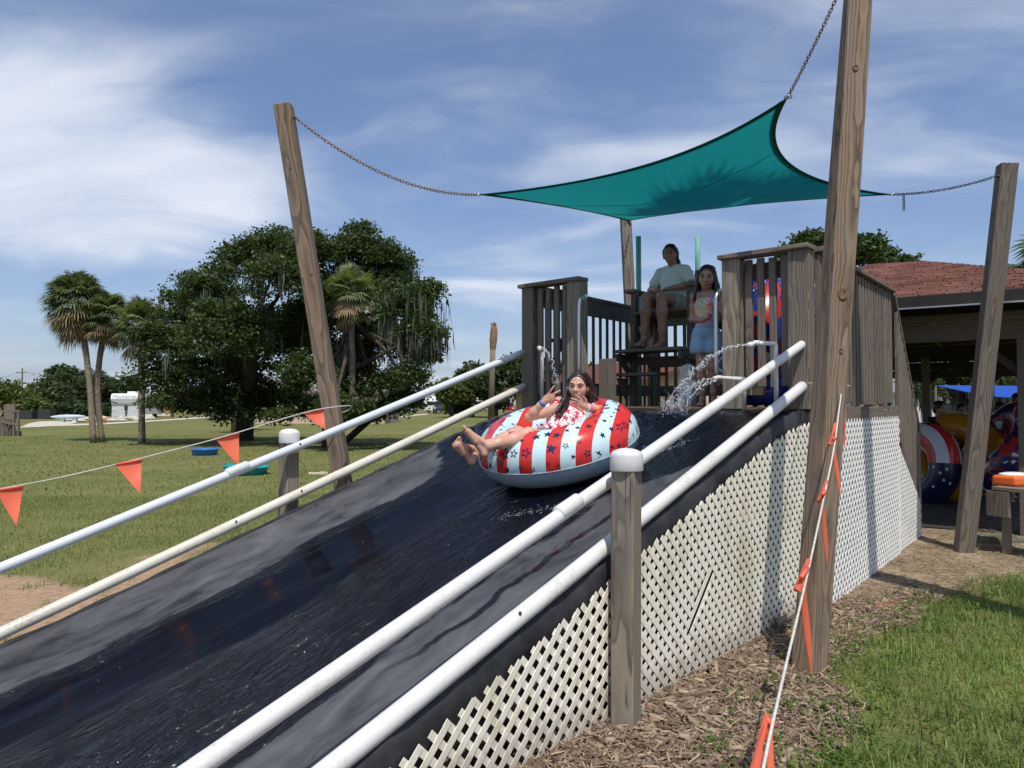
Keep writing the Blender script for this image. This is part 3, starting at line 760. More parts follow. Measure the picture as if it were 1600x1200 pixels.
# low stub post and small black box at the foot of the left railing
o = board('stub_post', D(.10, 1.92, Z_DECK - .04), D(.10, 1.92, 2.05), .17, .06, VV_, gw); tag(o, 'short grey board upright beside the left entry post', 'post')
root = thing('latch_box', 'small black latch fixed on the left railing behind the entry post', 'latch', D(.35, 2.70, 2.28))
mb = MB(); mb.box(D(.35, 2.76, 2.30), (.16, .05, .035), frame(UZ, VV_)); mb.box(D(.35, 2.68, 2.24), (.03, .04, .13)); mb.obj('bracket', M['dark_metal'], root)
mb = MB(); mb.tube([D(.35, 2.68, 2.2), D(.33, 2.72, 2.12), D(.32, 2.80, 2.08)], .012, 8); mb.obj('arm', M['dark_metal'], root, True)

# ---------------------------------------------------------------- lifeguard's high wooden chair
CS, CV = 1.72, 2.0                        # where the sitter is
def C3(f, l, z): return D(CS, CV, 0) - UD * f + VV_ * l + UZ * z
ch = thing('lifeguard_chair', 'tall dark wooden lifeguard chair with broad armrests and a footrest on the deck', 'chair', D(CS, CV, Z_DECK))
ZS = 2.66
for f in (.28, -.30):
    for l in (-.36, .36):
        board('leg', C3(f + .03, l * 1.04, Z_DECK), C3(f, l, ZS + (.25 if f > 0 else .55)), .09, .06, UD, gw if f > 0 and l > 0 else dw, ch)
for k in range(5):
    board('seat_slat', C3(.28 - k * .135, -.36, ZS), C3(.28 - k * .135, .36, ZS), .125, .035, UD, gw, ch)
for l in (-.40, .40):
    board('armrest', C3(.36, l, ZS + .265), C3(-.38, l, ZS + .265), .15, .036, VV_, gw, ch, .006)
    board('side_brace', C3(.30, l * .93, ZS - .07), C3(-.34, l * .93, ZS - .07), .13, .035, UZ, dw, ch)
    board('diagonal_brace', C3(.31, l * .97, ZS - .10), C3(-.33, l * .97, ZS - .75), .09, .035, UZ, dw, ch)
for k in range(5):
    l = -.29 + k * .145; board('back_slat', C3(-.32, l, ZS + .05), C3(-.44, l, ZS + .56), .12, .022, VV_, gw, ch)
for k in range(3): board('footrest_slat', C3(.36 + k * .125, -.42, 2.20), C3(.36 + k * .125, .42, 2.20), .115, .036, UD, gw, ch)
for l in (-.40, .40):
    board('footrest_bracket', C3(.24, l, 2.13), C3(.66, l, 2.13), .09, .036, UZ, dw, ch)
    board('footrest_brace', C3(.26, l, 1.90), C3(.56, l, 2.11), .07, .036, UZ, dw, ch)
board('step', C3(.48, .46, 1.90 + .04), C3(.48, -.10, 1.90 + .04), .22, .036, UD, gw, ch)
mb = MB(); b_ = [C3(.40, .44, 1.90), C3(.40, .44, 1.66), C3(.60, .44, 1.90)]; mb.add(b_ + [p - VV_ * .035 for p in b_], [(0, 1, 2), (5, 4, 3), (0, 3, 4, 1), (1, 4, 5, 2), (2, 5, 3, 0)]); mb.obj('step_bracket', gw, ch)
board('cross_rail', C3(.30, -.36, 2.10), C3(.30, .36, 2.10), .09, .035, UZ, dw, ch)
board('cross_rail', C3(-.32, -.36, 2.10), C3(-.32, .36, 2.10), .09, .035, UZ, dw, ch)
for px, lb in ((998, 'teal painted upright pole at the left behind the lifeguard chair'), (1090.5, 'teal painted upright pole at the right behind the seated woman')):
    p = W(px, 470, 9.55); q = MB(); zt = W(px, 369, 9.55).z
    q.tube([(p.x, p.y, Z_DECK - .1), (p.x, p.y, zt)], .034, 14)
    tag(q.obj('teal_pole', M['teal_pole'], None, True), lb, 'pole', 'teal poles behind the lifeguard chair')

# ---------------------------------------------------------------- shade sail on four leaning posts
def sail_post(label, base, top, w, rot, mat='post_wood', twist=0.):
    root = thing('sail_post', label, 'post', base, 'leaning posts that hold the shade sail')
    d = (top - base).normalized()
    if not twist: board('timber', base - d * .35, top, w, w, (math.cos(rot), math.sin(rot), 0), M[mat], root, .006)
    else:                                 # a timber that dried with a twist
        L = (top - base).length + .35; me = bpy.data.meshes.new('timber'); a = w / 2; c = .006; ring_ = [(a - c, -a), (a, -a + c), (a, a - c), (a - c, a), (-a + c, a), (-a, a - c), (-a, -a + c), (-a + c, -a)]; vs = []
        for i in range(17):
            th = R(twist) * i / 16; z = -L / 2 + L * i / 16; vs += [(x * math.cos(th) - y * math.sin(th), x * math.sin(th) + y * math.cos(th), z) for x, y in ring_]
        me.from_pydata(vs, [], [(k * 8 + j, k * 8 + (j + 1) % 8, k * 8 + 8 + (j + 1) % 8, k * 8 + 8 + j) for k in range(16) for j in range(8)] + [tuple(reversed(range(8))), tuple(128 + j for j in range(8))]); me.update()
        o = link('timber', me, root, M[mat]); m4 = frame(d, (math.cos(rot), math.sin(rot), 0)).to_4x4(); m4.translation = (base - d * .35 + top) / 2; o.matrix_basis = m4
    return root, d
A_b, A_t = Vector((-1.31, 6.42, 0)), W(443, 165, 6.2)
gB = G(1264, 1052); B_b = Vector((gB.x, gB.y, 0))
B_t = B_b + (W(1340, 0, 4.72) - B_b) * 1.05
gC = G(1506, 862); C_b = Vector((gC.x, gC.y, 0)); C_t = W(1574, 257, 7.85)
D_t = W(977, 330, 10.45); D_b = Vector((1.78, 10.3, 0))
pA = sail_post('weathered post leaning left beyond the slide, chain at its top', A_b, A_t, .138, R(1))
pB = sail_post('tall brown post in front of the lattice, knotty, with flag line tied round it', B_b, B_t, .145, R(33), 'post_wood', -46.)
pC = sail_post('grey leaning post standing on bare dirt in front of the pavilion', C_b, C_t, .165, R(-14), 'grey_wood')
pD = sail_post('post behind the left deck railing, its top just under the sail', D_b, D_t, .14, R(2), 'grey_wood')
M['knot'] = mottled('dark_knot', (.10, .06, .035), (.20, .13, .08), 50., .8, .2)

def on_face(pst_b, pst_t, half, px, py):
    r = ray(px, py); d = 1.
    for _ in range(4000):
        p = CAM + r * d; f = (p.z - pst_b.z) / (pst_t.z - pst_b.z); y = lerp(pst_b.y, pst_t.y, f) - half
        if p.y >= y: return p
        d += .002
for px, py, r_ in ((1337, 106, .020), (1316, 459, .034), (1314, 548, .014)):
    p = on_face(B_b, B_t, .0735, px, py); q = MB(); Mx = frame(Vector((.06, -1, .12)), UZ)
    q.lathe([(r_, -.012), (r_ * .95, .003), (r_ * .62, .005), (r_ * .55, .001), (.001, .002)], p, 16, Mx @ Matrix.Diagonal((1.3, 1, 1))); q.obj('knot', M['knot'], pB[0], True)
for px, py, r_ in ((487, 428, .010), (454, 262, .007)):
    p = on_face(A_b, A_t, .070, px, py); q = MB(); Mx = frame(Vector((0, -1, 0)), UZ)
    q.lathe([(r_, -.012), (r_ * .95, .003), (r_ * .62, .005), (.001, .002)], p, 14, Mx @ Matrix.Diagonal((1.3, 1, 1))); q.obj('knot', M['knot'], pA[0], True)
corner = [W(750, 304, 6.68), W(1230, 153, 5.5), W(1392, 304, 7.75), W(981, 345, 9.9)]   # A, B, C, D corners
cen = sum(corner, Vector()) / 4
def edge(a, b_, f, pull):
    m_ = (a + b_) / 2; inward = (cen - m_); p = lerp(a, b_, f)
    return p + inward * (pull * 4 * f * (1 - f)) 
pulls = [.34, .33, .16, .06]
NU = 44
Vs = []
for i in range(NU + 1):
    for j in range(NU + 1):
        u, v = i / NU, j / NU
        a, b_, c, d = corner
        e0 = edge(a, b_, u, pulls[0]); e2 = edge(d, c, u, pulls[2]); e3 = edge(a, d, v, pulls[3]); e1 = edge(b_, c, v, pulls[1])
        p = lerp(e0, e2, v) + lerp(e3, e1, u) - (lerp(lerp(a, b_, u), lerp(d, c, u), v))
        ww = math.sin(math.pi * u) * math.sin(math.pi * v)
        p.z += -.16 * ww + .012 * math.sin(9 * u + 5 * v) * ww + .008 * math.sin(23 * (u - .6 * v)) * ww
        Vs.append(p)
fs = [(i * (NU + 1) + j, (i + 1) * (NU + 1) + j, (i + 1) * (NU + 1) + j + 1, i * (NU + 1) + j + 1) for i in range(NU) for j in range(NU)]
sail = thing('shade_sail', 'teal triangular looking shade sail stretched on chains over the deck', 'shade sail', cen)
mb = MB(); mb.add(Vs, fs); mb.obj('cloth', M['sail'], sail, True)
hb = MB()
loop = [Vs[i * (NU + 1)] for i in range(NU + 1)] + [Vs[NU * (NU + 1) + j] for j in range(1, NU + 1)] + [Vs[i * (NU + 1) + NU] for i in range(NU - 1, -1, -1)] + [Vs[j] for j in range(NU - 1, 0, -1)]
k = len(loop); hv = []
for i, p in enumerate(loop):
    inn = (cen - p).normalized(); t = (loop[(i + 1) % k] - loop[i - 1]).normalized(); inn = (inn - t * inn.dot(t)).normalized()
    up = t.cross(inn).normalized() * .004
    hv += [p - inn * .004 + up, p + inn * .045 + up, p + inn * .045 - up, p - inn * .004 - up]
hb.add(hv, [(i * 4 + a, i * 4 + (a + 1) % 4, ((i + 1) % k) * 4 + (a + 1) % 4, ((i + 1) % k) * 4 + a) for i in range(k) for a in range(4)])
hb.obj('hem', M['hem'], sail, True)
for r_ in (15, 30):                       # two sewn panel seams
    q = MB(); q.tube([Vs[i * (NU + 1) + r_] for i in range(NU + 1)], .0035, 5); q.obj('seam', M['sail'], sail, True)
for p in corner:
    q = MB(); ax_ = (cen - p).normalized(); sd_ = ax_.cross(UZ).normalized(); c_ = p - ax_ * .015
    q.tube([c_ + (ax_ * math.cos(a) + sd_ * math.sin(a)) * .026 for a in np.linspace(0, 2 * math.pi, 15)[:-1]], .005, 6, closed=True); q.obj('corner_ring', M['steel'], sail, True)

# ---------------------------------------------------------------- chains, every link its own
def link_mesh(L, wd, r):
    pts = []
    for i in range(14):
        a = 2 * math.pi * i / 14; x = math.cos(a) * wd; z = math.sin(a) * wd + math.copysign(L / 2 - wd, math.sin(a))
        pts.append((x, 0, z))
    q = MB(); q.tube(pts, r, 6, closed=True); me = q.mesh('link', True); return me
def chain(label, a, b_, sag, pitch, mat, tail=0):
    root = thing('chain', label, 'chain', (a + b_) / 2, 'chains that hold the shade sail')
    me = link_mesh(pitch * 1.42, pitch * .42, pitch * .13); me.materials.append(mat)
    L = (b_ - a).length; n_ = max(3, int(L / pitch))
    P = lambda f: lerp(a, b_, f) - UZ * (sag * 4 * f * (1 - f))
    for i in range(n_):
        f = (i + .5) / n_; d = P(f + .01) - P(f - .01)
        o = bpy.data.objects.new('link', me); col.objects.link(o); o.parent = root; o.matrix_parent_inverse = INV[root.name]
        m4 = (frame(d, UZ.cross(d) if i % 2 else UZ) @ Matrix.Rotation(random.uniform(-.25, .25), 3, 'Z')).to_4x4(); m4.translation = P(f); o.matrix_basis = m4
    for i in range(tail):
        o = bpy.data.objects.new('link', me); col.objects.link(o); o.parent = root; o.matrix_parent_inverse = INV[root.name]
        m4 = frame(UZ, (1, .3, 0) if i % 2 else (-.3, 1, 0)).to_4x4(); m4.translation = P(.12) - UZ * (pitch * (i + .6)); o.matrix_basis = m4
    return root
dA = (A_t - A_b).normalized(); dB = (B_t - B_b).normalized(); dC = (C_t - C_b).normalized()
aA = W(462, 184, 6.2); aB = W(1318, -28, 4.72) ; aC = W(1557, 275, 7.80); aD = W(985, 352, 10.3)
chain('long rusty chain from the left leaning post to the sail', corner[0], aA, .17, .028, M['rust'])
chain('rusty chain running up from the raised sail corner to the tall post', corner[1], aB, .02, .024, M['rust'])
chain('dark chain from the sail to the grey post, a loose end hanging', corner[2], aC, .045, .028, M['dark_metal'], 6)
chain('short chain at the back post under the sail', corner[3], aD, .0, .036, M['dark_metal'])
def eye(root, p, nrm):
    q = MB(); Mx = frame(nrm, UZ); q.lathe([(.022, 0), (.022, .006), (.008, .008), (.008, .03)], p - Vector(nrm) * .02, 12, Mx); q.obj('eye_bolt', M['dark_metal'], root, True)
eye(pA[0], aA, (1, -.2, 0)); eye(pC[0], aC, (-1, -.2, 0))

# ---------------------------------------------------------------- flag lines
def bunting(label, pts, flags, hang):
    root = thing('bunting', label, 'bunting', pts[0], 'orange pennant lines')
    # smooth the line
    P = [Vector(p) for p in pts]; fine = []
    for i in range(len(P) - 1):
        p0, p1, p2, p3 = P[max(i - 1, 0)], P[i], P[i + 1], P[min(i + 2, len(P) - 1)]
        for k_ in range(8):
            t = k_ / 8; fine.append(.5 * ((2 * p1) + (p2 - p0) * t + (2 * p0 - 5 * p1 + 4 * p2 - p3) * t * t + (3 * p1 - p0 - 3 * p2 + p3) * t ** 3))
    fine.append(P[-1]); q = MB(); q.tube(fine, .0045, 8); q.obj('string', M['rope'], root, True)
    for a, b_, apex in flags:
        a, b_, apex = Vector(a), Vector(b_), Vector(apex); N = 9; v = []; nn = (b_ - a).cross(apex - a).normalized()
        for i in range(N):
            f = i / (N - 1); l = lerp(a, apex, f); r = lerp(b_, apex, f)
            for j in range(4):
                g = j / 3; bend = (math.sin(f * 3.0 + g * 1.2) * .012 + .02 * f * math.sin(g * 2.5 + f * 2)) * (1 - f)
                p = lerp(l, r, g) + nn * bend; v += [p + nn * .0008, p - nn * .0008]
        m2 = MB(); fs = []
        for i in range(N - 1):
            for j in range(3):
                o = (i * 4 + j) * 2; fs += [(o, o + 2, o + 10, o + 8), (o + 1, o + 9, o + 11, o + 3)]
        m2.add(v, fs)
        sb = MB(); sb.tube([a, lerp(a, b_, .5), b_], .0085, 8)
        f_ = m2.obj('pennant', M['flag'], root, True); sb.obj('sleeve', M['flag'], root, True)
pz = lambda px, d: d
lp = [W(-330, 800, 3.9), W(-100, 784, 4.45), W(0, 764, 4.72), W(90, 747, 4.98), W(180, 726, 5.2), W(260, 706, 5.42), W(340, 685, 5.62), W(410, 664, 5.8), W(475, 645, 5.98), W(508, 638, 6.08), W(545, 634, 6.26), W(546, 640, 6.45), W(530, 646, 6.48)]
bunting('line of orange pennants from the left leaning post across the lawn', lp,
        [(W(474, 646, 5.98), W(506, 639, 6.08), W(508, 671, 6.03)), (W(337, 686, 5.62), W(374, 678, 5.72), W(373, 728, 5.66)), (W(180, 726, 5.2), W(222, 718, 5.3), W(219, 771, 5.22)),
         (W(-6, 766, 4.7), W(37, 760, 4.82), W(26, 822, 4.72)), (W(-240, 795, 4.1), W(-196, 792, 4.2), W(-200, 860, 4.1))], 0)
rp = [W(1262, 598, 5.75), W(1283, 601, 4.9), W(1300, 604, 4.62), W(1314, 606, 4.55), W(1311, 640, 4.3), W(1303, 700, 3.98), W(1290, 765, 3.6), W(1272, 850, 3.1), W(1254, 930, 2.7), W(1228, 1040, 2.25), W(1203, 1150, 1.86), W(1180, 1260, 1.6), W(1120, 1500, 1.15)]
def rflag(pa, pb, px, py, d):
    return (W(*pa), W(*pb), W(px, py, d))
bunting('line of orange pennants coming down from the tall post towards the viewer', rp,
        [rflag((1320, 603, 4.56), (1306, 604, 4.54), 1320, 702, 4.50), rflag((1322, 604, 4.6), (1312, 606, 4.54), 1309, 742, 4.50),
         (W(1305, 662, 4.17), W(1296, 695, 4.05), W(1303, 696, 3.98)), (W(1302, 686, 4.02), W(1307, 684, 4.08), W(1313, 776, 4.05)),
         (W(1292, 752, 3.67), W(1279, 784, 3.55), W(1288, 784, 3.48)), (W(1285, 772, 3.5), W(1291, 768, 3.6), W(1293, 887, 3.58)),
         (W(1263, 875, 2.94), W(1243, 922, 2.80), W(1256, 926, 2.72)), (W(1252, 902, 2.78), W(1262, 888, 2.88), W(1268, 1056, 2.84)),
         (W(1198, 1118, 1.95), W(1176, 1210, 1.80), W(1194, 1212, 1.75)), (W(1196, 1124, 1.93), W(1211, 1134, 1.93), W(1212, 1330, 1.84))], 0)
q = MB(); cB = W(1296, 603, 4.66)
q.tube([cB + Vector((math.cos(a) * .115, math.sin(a) * .115, .003 * math.sin(3 * a))) for a in np.linspace(0, 2 * math.pi, 24)[:-1]], .0045, 8, closed=True)
tag(q.obj('tied_cord', M['rope'], None, True), 'white cord looped round the tall post above the lattice', 'cord')
# ---------------------------------------------------------------- pavilion with red shingled hip roof
pav = thing('pavilion', 'open pavilion with red shingled hip roof and dark timber posts', 'pavilion', (5.5, 11, 0))
EL, ER = W(1085, 486, 10.7), W(1790, 439, 7.85); EL.z = ER.z = 2.93
P1, P2_ = W(1362, 414, 12.6), W(1440, 416, 12.3)
P2_.z = P1.z = 3.98
inw = Vector((.57, .82, 0))
BL, BR = EL + inw * 6.4, ER + inw * 6.4
P3 = P1 + inw * .6
m, n, b = newmat('red_shingles', (.3, .09, .06), .9, .1)
a_ = n.add('ShaderNodeAttribute'); a_.attribute_name = 'tint'
oc = n.add('ShaderNodeTexCoord').outputs['Object']
n.put(b, 'Base Color', n.mix(n.math('MULTIPLY', n.noise(oc, 90., 3), .5), n.ramp(a_.outputs['Fac'], [(0, (.13, .058, .046)), (.45, (.22, .105, .080)), (1, (.31, .17, .135))]), (.10, .04, .035, 1)))
M['shingle'] = m
def shingles(a, b_, p, q_, rows=44, tab=.26):
    """courses of tabs on the facet eave a-b_, ridge p-q_"""
    nn = (b_ - a).cross(p - a).normalized(); nn = nn if nn.z > 0 else -nn
    V = []; Fq = []; T = []
    for r in range(rows):
        f0, f1 = r / rows, (r + 1.12) / rows
        l0, r0, l1, r1 = lerp(a, p, f0), lerp(b_, q_, f0), lerp(a, p, min(f1, 1)), lerp(b_, q_, min(f1, 1))
        L = (r0 - l0).length; k = max(1, int(L / tab)); off = random.random() / k
        cuts = sorted({0., 1.} | {min(max((i + off * k) / k + random.uniform(-.12, .12) / k, 0), 1) for i in range(k)})
        for x, y in zip(cuts[:-1], cuts[1:]):
            if y - x < 1e-4: continue
            th = random.uniform(.012, .026); g = .008 / L
            c = [lerp(l0, r0, x + g) + nn * th, lerp(l0, r0, y - g) + nn * th, lerp(l1, r1, y - g) + nn * .002, lerp(l1, r1, x + g) + nn * .002]
            d = [lerp(l0, r0, x + g), lerp(l0, r0, y - g)]
            b0 = len(V); V += [*c, *d]; Fq += [(b0, b0 + 1, b0 + 2, b0 + 3), (b0 + 4, b0 + 5, b0 + 1, b0)]; T += [random.betavariate(2, 2)] * 6
    o = link('shingles', np_mesh('shingles', V, Fq, False, {'tint': ('POINT', T)}), pav, M['shingle']); tag(o, kind='stuff')
shingles(EL, ER, P1, P2_); shingles(ER, BR, P2_, P3, 30); shingles(BR, BL, P3, P3 + (P1 - P2_) * .3, 20, .5); shingles(BL, EL, P3 + (P1 - P2_) * .3, P1, 30)
mb = MB(); dz_ = UZ * .02
for fc in ((EL, ER, P2_, P1), (ER, BR, P3, P2_), (BR, BL, P3), (BL, EL, P1, P3)):
    mb.add([p - dz_ for p in fc], [tuple(range(len(fc)))])
mb.obj('roof_deck', M['dark_wood'], pav)
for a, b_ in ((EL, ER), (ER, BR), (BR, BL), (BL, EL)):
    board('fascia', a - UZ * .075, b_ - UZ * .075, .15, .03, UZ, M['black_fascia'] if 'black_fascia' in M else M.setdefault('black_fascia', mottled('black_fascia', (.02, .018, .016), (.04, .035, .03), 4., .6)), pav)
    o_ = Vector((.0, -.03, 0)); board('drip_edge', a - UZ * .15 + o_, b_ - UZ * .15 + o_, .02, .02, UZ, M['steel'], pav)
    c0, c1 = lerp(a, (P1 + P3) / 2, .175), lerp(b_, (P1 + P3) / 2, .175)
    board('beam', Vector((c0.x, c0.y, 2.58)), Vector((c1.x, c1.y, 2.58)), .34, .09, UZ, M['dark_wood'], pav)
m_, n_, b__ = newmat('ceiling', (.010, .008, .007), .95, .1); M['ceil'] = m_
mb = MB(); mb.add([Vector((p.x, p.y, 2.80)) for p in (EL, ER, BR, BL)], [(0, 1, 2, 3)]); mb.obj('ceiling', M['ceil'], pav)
PC = (P1 + P3) / 2
def inn_(p, f=.19): q = lerp(p, PC, f); return Vector((q.x, q.y, 0))
cs = [inn_(EL), inn_(ER), inn_(BR), inn_(BL)]
pts_ = [lerp(cs[0], cs[1], f) for f in (.0, .885, 1.)] + [lerp(cs[3], cs[2], f) for f in (0., .25, .5, .75, 1.)] + [lerp(cs[1], cs[2], .5)]
for p in pts_:
    board('column', p - UZ * .1, p + UZ * 2.5, .14, .14, VV_, M['dark_wood'], pav)
e_ = (cs[1] - cs[0]).normalized()
for p in pts_[3:8]:
    for sg in (-1, 1): board('knee_brace', p + UZ * 1.98, p + e_ * (.55 * sg) + UZ * 2.5, .09, .06, UZ, M['black_fascia'], pav)
for p in pts_[1:3]:
    for sg in (-1, 1): board('knee_brace', p + UZ * 1.95, p + e_ * (.6 * sg) + UZ * 2.5, .09, .06, UZ, M['black_fascia'], pav)
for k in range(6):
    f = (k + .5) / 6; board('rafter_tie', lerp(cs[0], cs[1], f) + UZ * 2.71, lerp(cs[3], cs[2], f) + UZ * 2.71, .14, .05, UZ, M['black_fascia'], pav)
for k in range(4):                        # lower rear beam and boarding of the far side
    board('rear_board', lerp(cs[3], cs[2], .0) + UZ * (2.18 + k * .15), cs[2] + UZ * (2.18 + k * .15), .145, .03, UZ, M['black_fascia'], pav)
for k in range(6): board('added_dark_board', cs[3] + UZ * (.1 + k * .15), cs[2] + UZ * (.1 + k * .15), .145, .03, UZ, M['black_fascia'], pav)  # low dark boards, added across the far side to darken the interior
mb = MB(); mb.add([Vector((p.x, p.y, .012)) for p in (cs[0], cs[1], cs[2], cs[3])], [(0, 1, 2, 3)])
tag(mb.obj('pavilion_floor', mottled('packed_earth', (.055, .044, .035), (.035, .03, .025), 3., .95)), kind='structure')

# dirt bank edge, concrete lump and bench under the roof
q = MB(); bp = W(1588, 790, 8.0)
bench = thing('bench', 'grey wooden bench end under the pavilion roof, orange bag on it', 'bench', (bp.x, bp.y, 0))
c0, c1 = W(1556, 762, 8.0), W(1700, 756, 7.2); c0.z = c1.z = .70
for k in range(3): o_ = Vector((.1, .15, 0)) * k; board('seat_board', c0 + o_, c1 + o_, .15, .04, Vector((.55, .83, 0)), gw, bench)
for f in (.12, .9):
    p = lerp(c0, c1, f) + Vector((.1, .15, 0)); board('support', Vector((p.x, p.y, 0)), Vector((p.x, p.y, .67)), .3, .09, (.55, .83, 0), gw, bench)
board('end_panel', c0 + Vector((-.03, -.08, -.30)), c0 + Vector((-.03, -.08, -.03)), .24, .035, (c1 - c0), gw, bench)
# ---------------------------------------------------------------- smooth solid bodies: blended distance fields turned into one mesh
def cap_(a, b_, ra, rb=None, k=.02): return ('c', np.array(a, float), np.array(b_, float), ra, ra if rb is None else rb, k)
def ell(c, r, Mx=None, k=.02): return ('e', np.array(c, float), np.array(r, float), np.array(Mx if Mx is not None else Matrix.Identity(3), float), k)
def cut(p): return ('-',) + p
def sdf_mesh(name, prims, h, keep=None, infl=0.):
    lo = np.full(3, 1e9); hi = -lo
    for p in prims:
        if p[0] == '-': continue
        pts = np.array([p[1], p[2]]) if p[0] == 'c' else p[1][None]
        r = max(p[3], p[4]) if p[0] == 'c' else p[2].max()
        lo = np.minimum(lo, pts.min(0) - r); hi = np.maximum(hi, pts.max(0) + r)
    lo -= 3 * h + infl; hi += 3 * h + infl
    n_ = np.ceil((hi - lo) / h).astype(int) + 1
    ax = [lo[i] + h * np.arange(n_[i]) for i in range(3)]
    d = np.full(n_, 1., np.float32)
    for p in prims:
        sub = p[0] == '-'
        if sub: p = p[1:]
        if p[0] == 'c':
            pts = np.array([p[1], p[2]]); r = max(p[3], p[4]); k = p[5]
        else:
            pts = p[1][None]; r = p[2].max(); k = p[4]
        m_ = r + k * 1.5 + 2 * h + infl
        i0 = np.clip(np.floor((pts.min(0) - m_ - lo) / h).astype(int), 0, n_); i1 = np.clip(np.ceil((pts.max(0) + m_ - lo) / h).astype(int) + 1, 0, n_)
        if (i1 <= i0).any(): continue
        sl_ = tuple(slice(a, b_) for a, b_ in zip(i0, i1))
        X, Y, Z_ = np.meshgrid(*[a[s] for a, s in zip(ax, sl_)], indexing='ij')
        if p[0] == 'c':
            a, b_ = p[1], p[2]; e = b_ - a; ee = max(e @ e, 1e-12)
            hh = np.clip(((X - a[0]) * e[0] + (Y - a[1]) * e[1] + (Z_ - a[2]) * e[2]) / ee, 0, 1)
            g = np.sqrt((X - a[0] - hh * e[0]) ** 2 + (Y - a[1] - hh * e[1]) ** 2 + (Z_ - a[2] - hh * e[2]) ** 2) - (p[3] + (p[4] - p[3]) * hh)
        else:
            c, rr, Mx = p[1], p[2], p[3]
            q = [((X - c[0]) * Mx[0, j] + (Y - c[1]) * Mx[1, j] + (Z_ - c[2]) * Mx[2, j]) for j in range(3)]
            k0 = np.sqrt(sum((q[j] / rr[j]) ** 2 for j in range(3))); k1 = np.sqrt(sum((q[j] / rr[j] ** 2) ** 2 for j in range(3))) + 1e-9
            g = k0 * (k0 - 1) / k1
        o = d[sl_]
        if sub:
            t = np.clip(.5 - .5 * (o + g) / k, 0, 1); d[sl_] = o * (1 - t) - g * t + k * t * (1 - t)
        else:
            t = np.clip(.5 + .5 * (o - g) / k, 0, 1); d[sl_] = o * (1 - t) + g * t - k * t * (1 - t)
    d -= infl
    if keep is not None:
        X, Y, Z_ = np.meshgrid(*ax, indexing='ij')
        d = np.maximum(d, keep(X, Y, Z_))
    ins = d < 0
    # surface nets
    c8 = [ins[a:n_[0] - 1 + a, b_:n_[1] - 1 + b_, c:n_[2] - 1 + c] for a in (0, 1) for b_ in (0, 1) for c in (0, 1)]
    cnt = sum(x.astype(np.int8) for x in c8); act = (cnt > 0) & (cnt < 8)
    I = np.argwhere(act); vid = np.full(act.shape, -1, np.int32); vid[tuple(I.T)] = np.arange(len(I))
    acc = np.zeros((len(I), 3)); num = np.zeros(len(I))
    cor = [(a, b_, c) for a in (0, 1) for b_ in (0, 1) for c in (0, 1)]
    dv = [d[I[:, 0] + a, I[:, 1] + b_, I[:, 2] + c] for a, b_, c in cor]
    for i, A in enumerate(cor):
        for j in range(i + 1, 8):
            B = cor[j]
            if sum(abs(x - y) for x, y in zip(A, B)) != 1: continue
            x = (dv[i] < 0) != (dv[j] < 0)
            t = np.where(x, dv[i] / np.where(x, dv[i] - dv[j], 1), 0)[:, None]
            acc += np.where(x[:, None], np.array(A) * (1 - t) + np.array(B) * t, 0); num += x
    V = lo + h * (I + acc / num[:, None])
    Fs = []
    for axn in range(3):
        o1, o2 = [(1, 2), (2, 0), (0, 1)][axn]
        sA = [slice(None)] * 3; sB = [slice(None)] * 3; sA[axn] = slice(0, -1); sB[axn] = slice(1, None)
        x = ins[tuple(sA)] != ins[tuple(sB)]
        E = np.argwhere(x); E = E[(E[:, o1] > 0) & (E[:, o2] > 0) & (E[:, o1] < n_[o1] - 1) & (E[:, o2] < n_[o2] - 1)]
        fl = ins[tuple(E.T)]
        def vv(a, b_):
            q = E.copy(); q[:, o1] -= a; q[:, o2] -= b_; return vid[tuple(q.T)]
        f = np.stack([vv(1, 1), vv(0, 1), vv(0, 0), vv(1, 0)], 1)
        f[~fl] = f[~fl][:, ::-1]; Fs.append(f)
    return np_mesh(name, V, np.concatenate(Fs), True)

def skin(name, c, warm):
    m, n, b = newmat(name, c, .38, .4)
    b.inputs['Subsurface Weight'].default_value = .12; b.inputs['Subsurface Radius'].default_value = (.6, .25, .12); b.inputs['Subsurface Scale'].default_value = .02
    o = n.add('ShaderNodeTexCoord').outputs['Object']
    n.put(b, 'Base Color', n.mix(n.range(n.noise(o, 14., 3), .4, .7), rgb(c), rgb(warm)))
    return m
M['skin1'] = skin('fair_skin', (.60, .36, .26), (.58, .30, .21))
M['skin2'] = skin('tanned_skin', (.35, .185, .12), (.33, .16, .10))
M['skin3'] = skin('light_brown_skin', (.40, .23, .155), (.38, .20, .135))
def hair_mat():
    m, n, b = newmat('dark_hair', (.016, .0095, .007), .38, .5)
    o = n.add('ShaderNodeTexCoord').outputs['Object']
    f = n.noise(n.map(o, (90, 90, 8)), 1., 3, .6)
    n.put(b, 'Base Color', n.ramp(f, [(.3, (.010, .006, .005)), (.7, (.045, .026, .018))])); bump(n, b, f, .8, .004); return m
M['hair'] = hair_mat()
M['eye_white'] = newmat('eye_white', (.75, .73, .70), .25, .5)[0]
M['iris'] = newmat('dark_iris', (.02, .012, .008), .15, .6)[0]
M['lip'] = newmat('lips', (.46, .15, .12), .4, .4)[0]
M['brow'] = newmat('brows', (.03, .018, .012), .7, .2)[0]
M['teeth'] = newmat('teeth', (.78, .75, .68), .25, .5)[0]

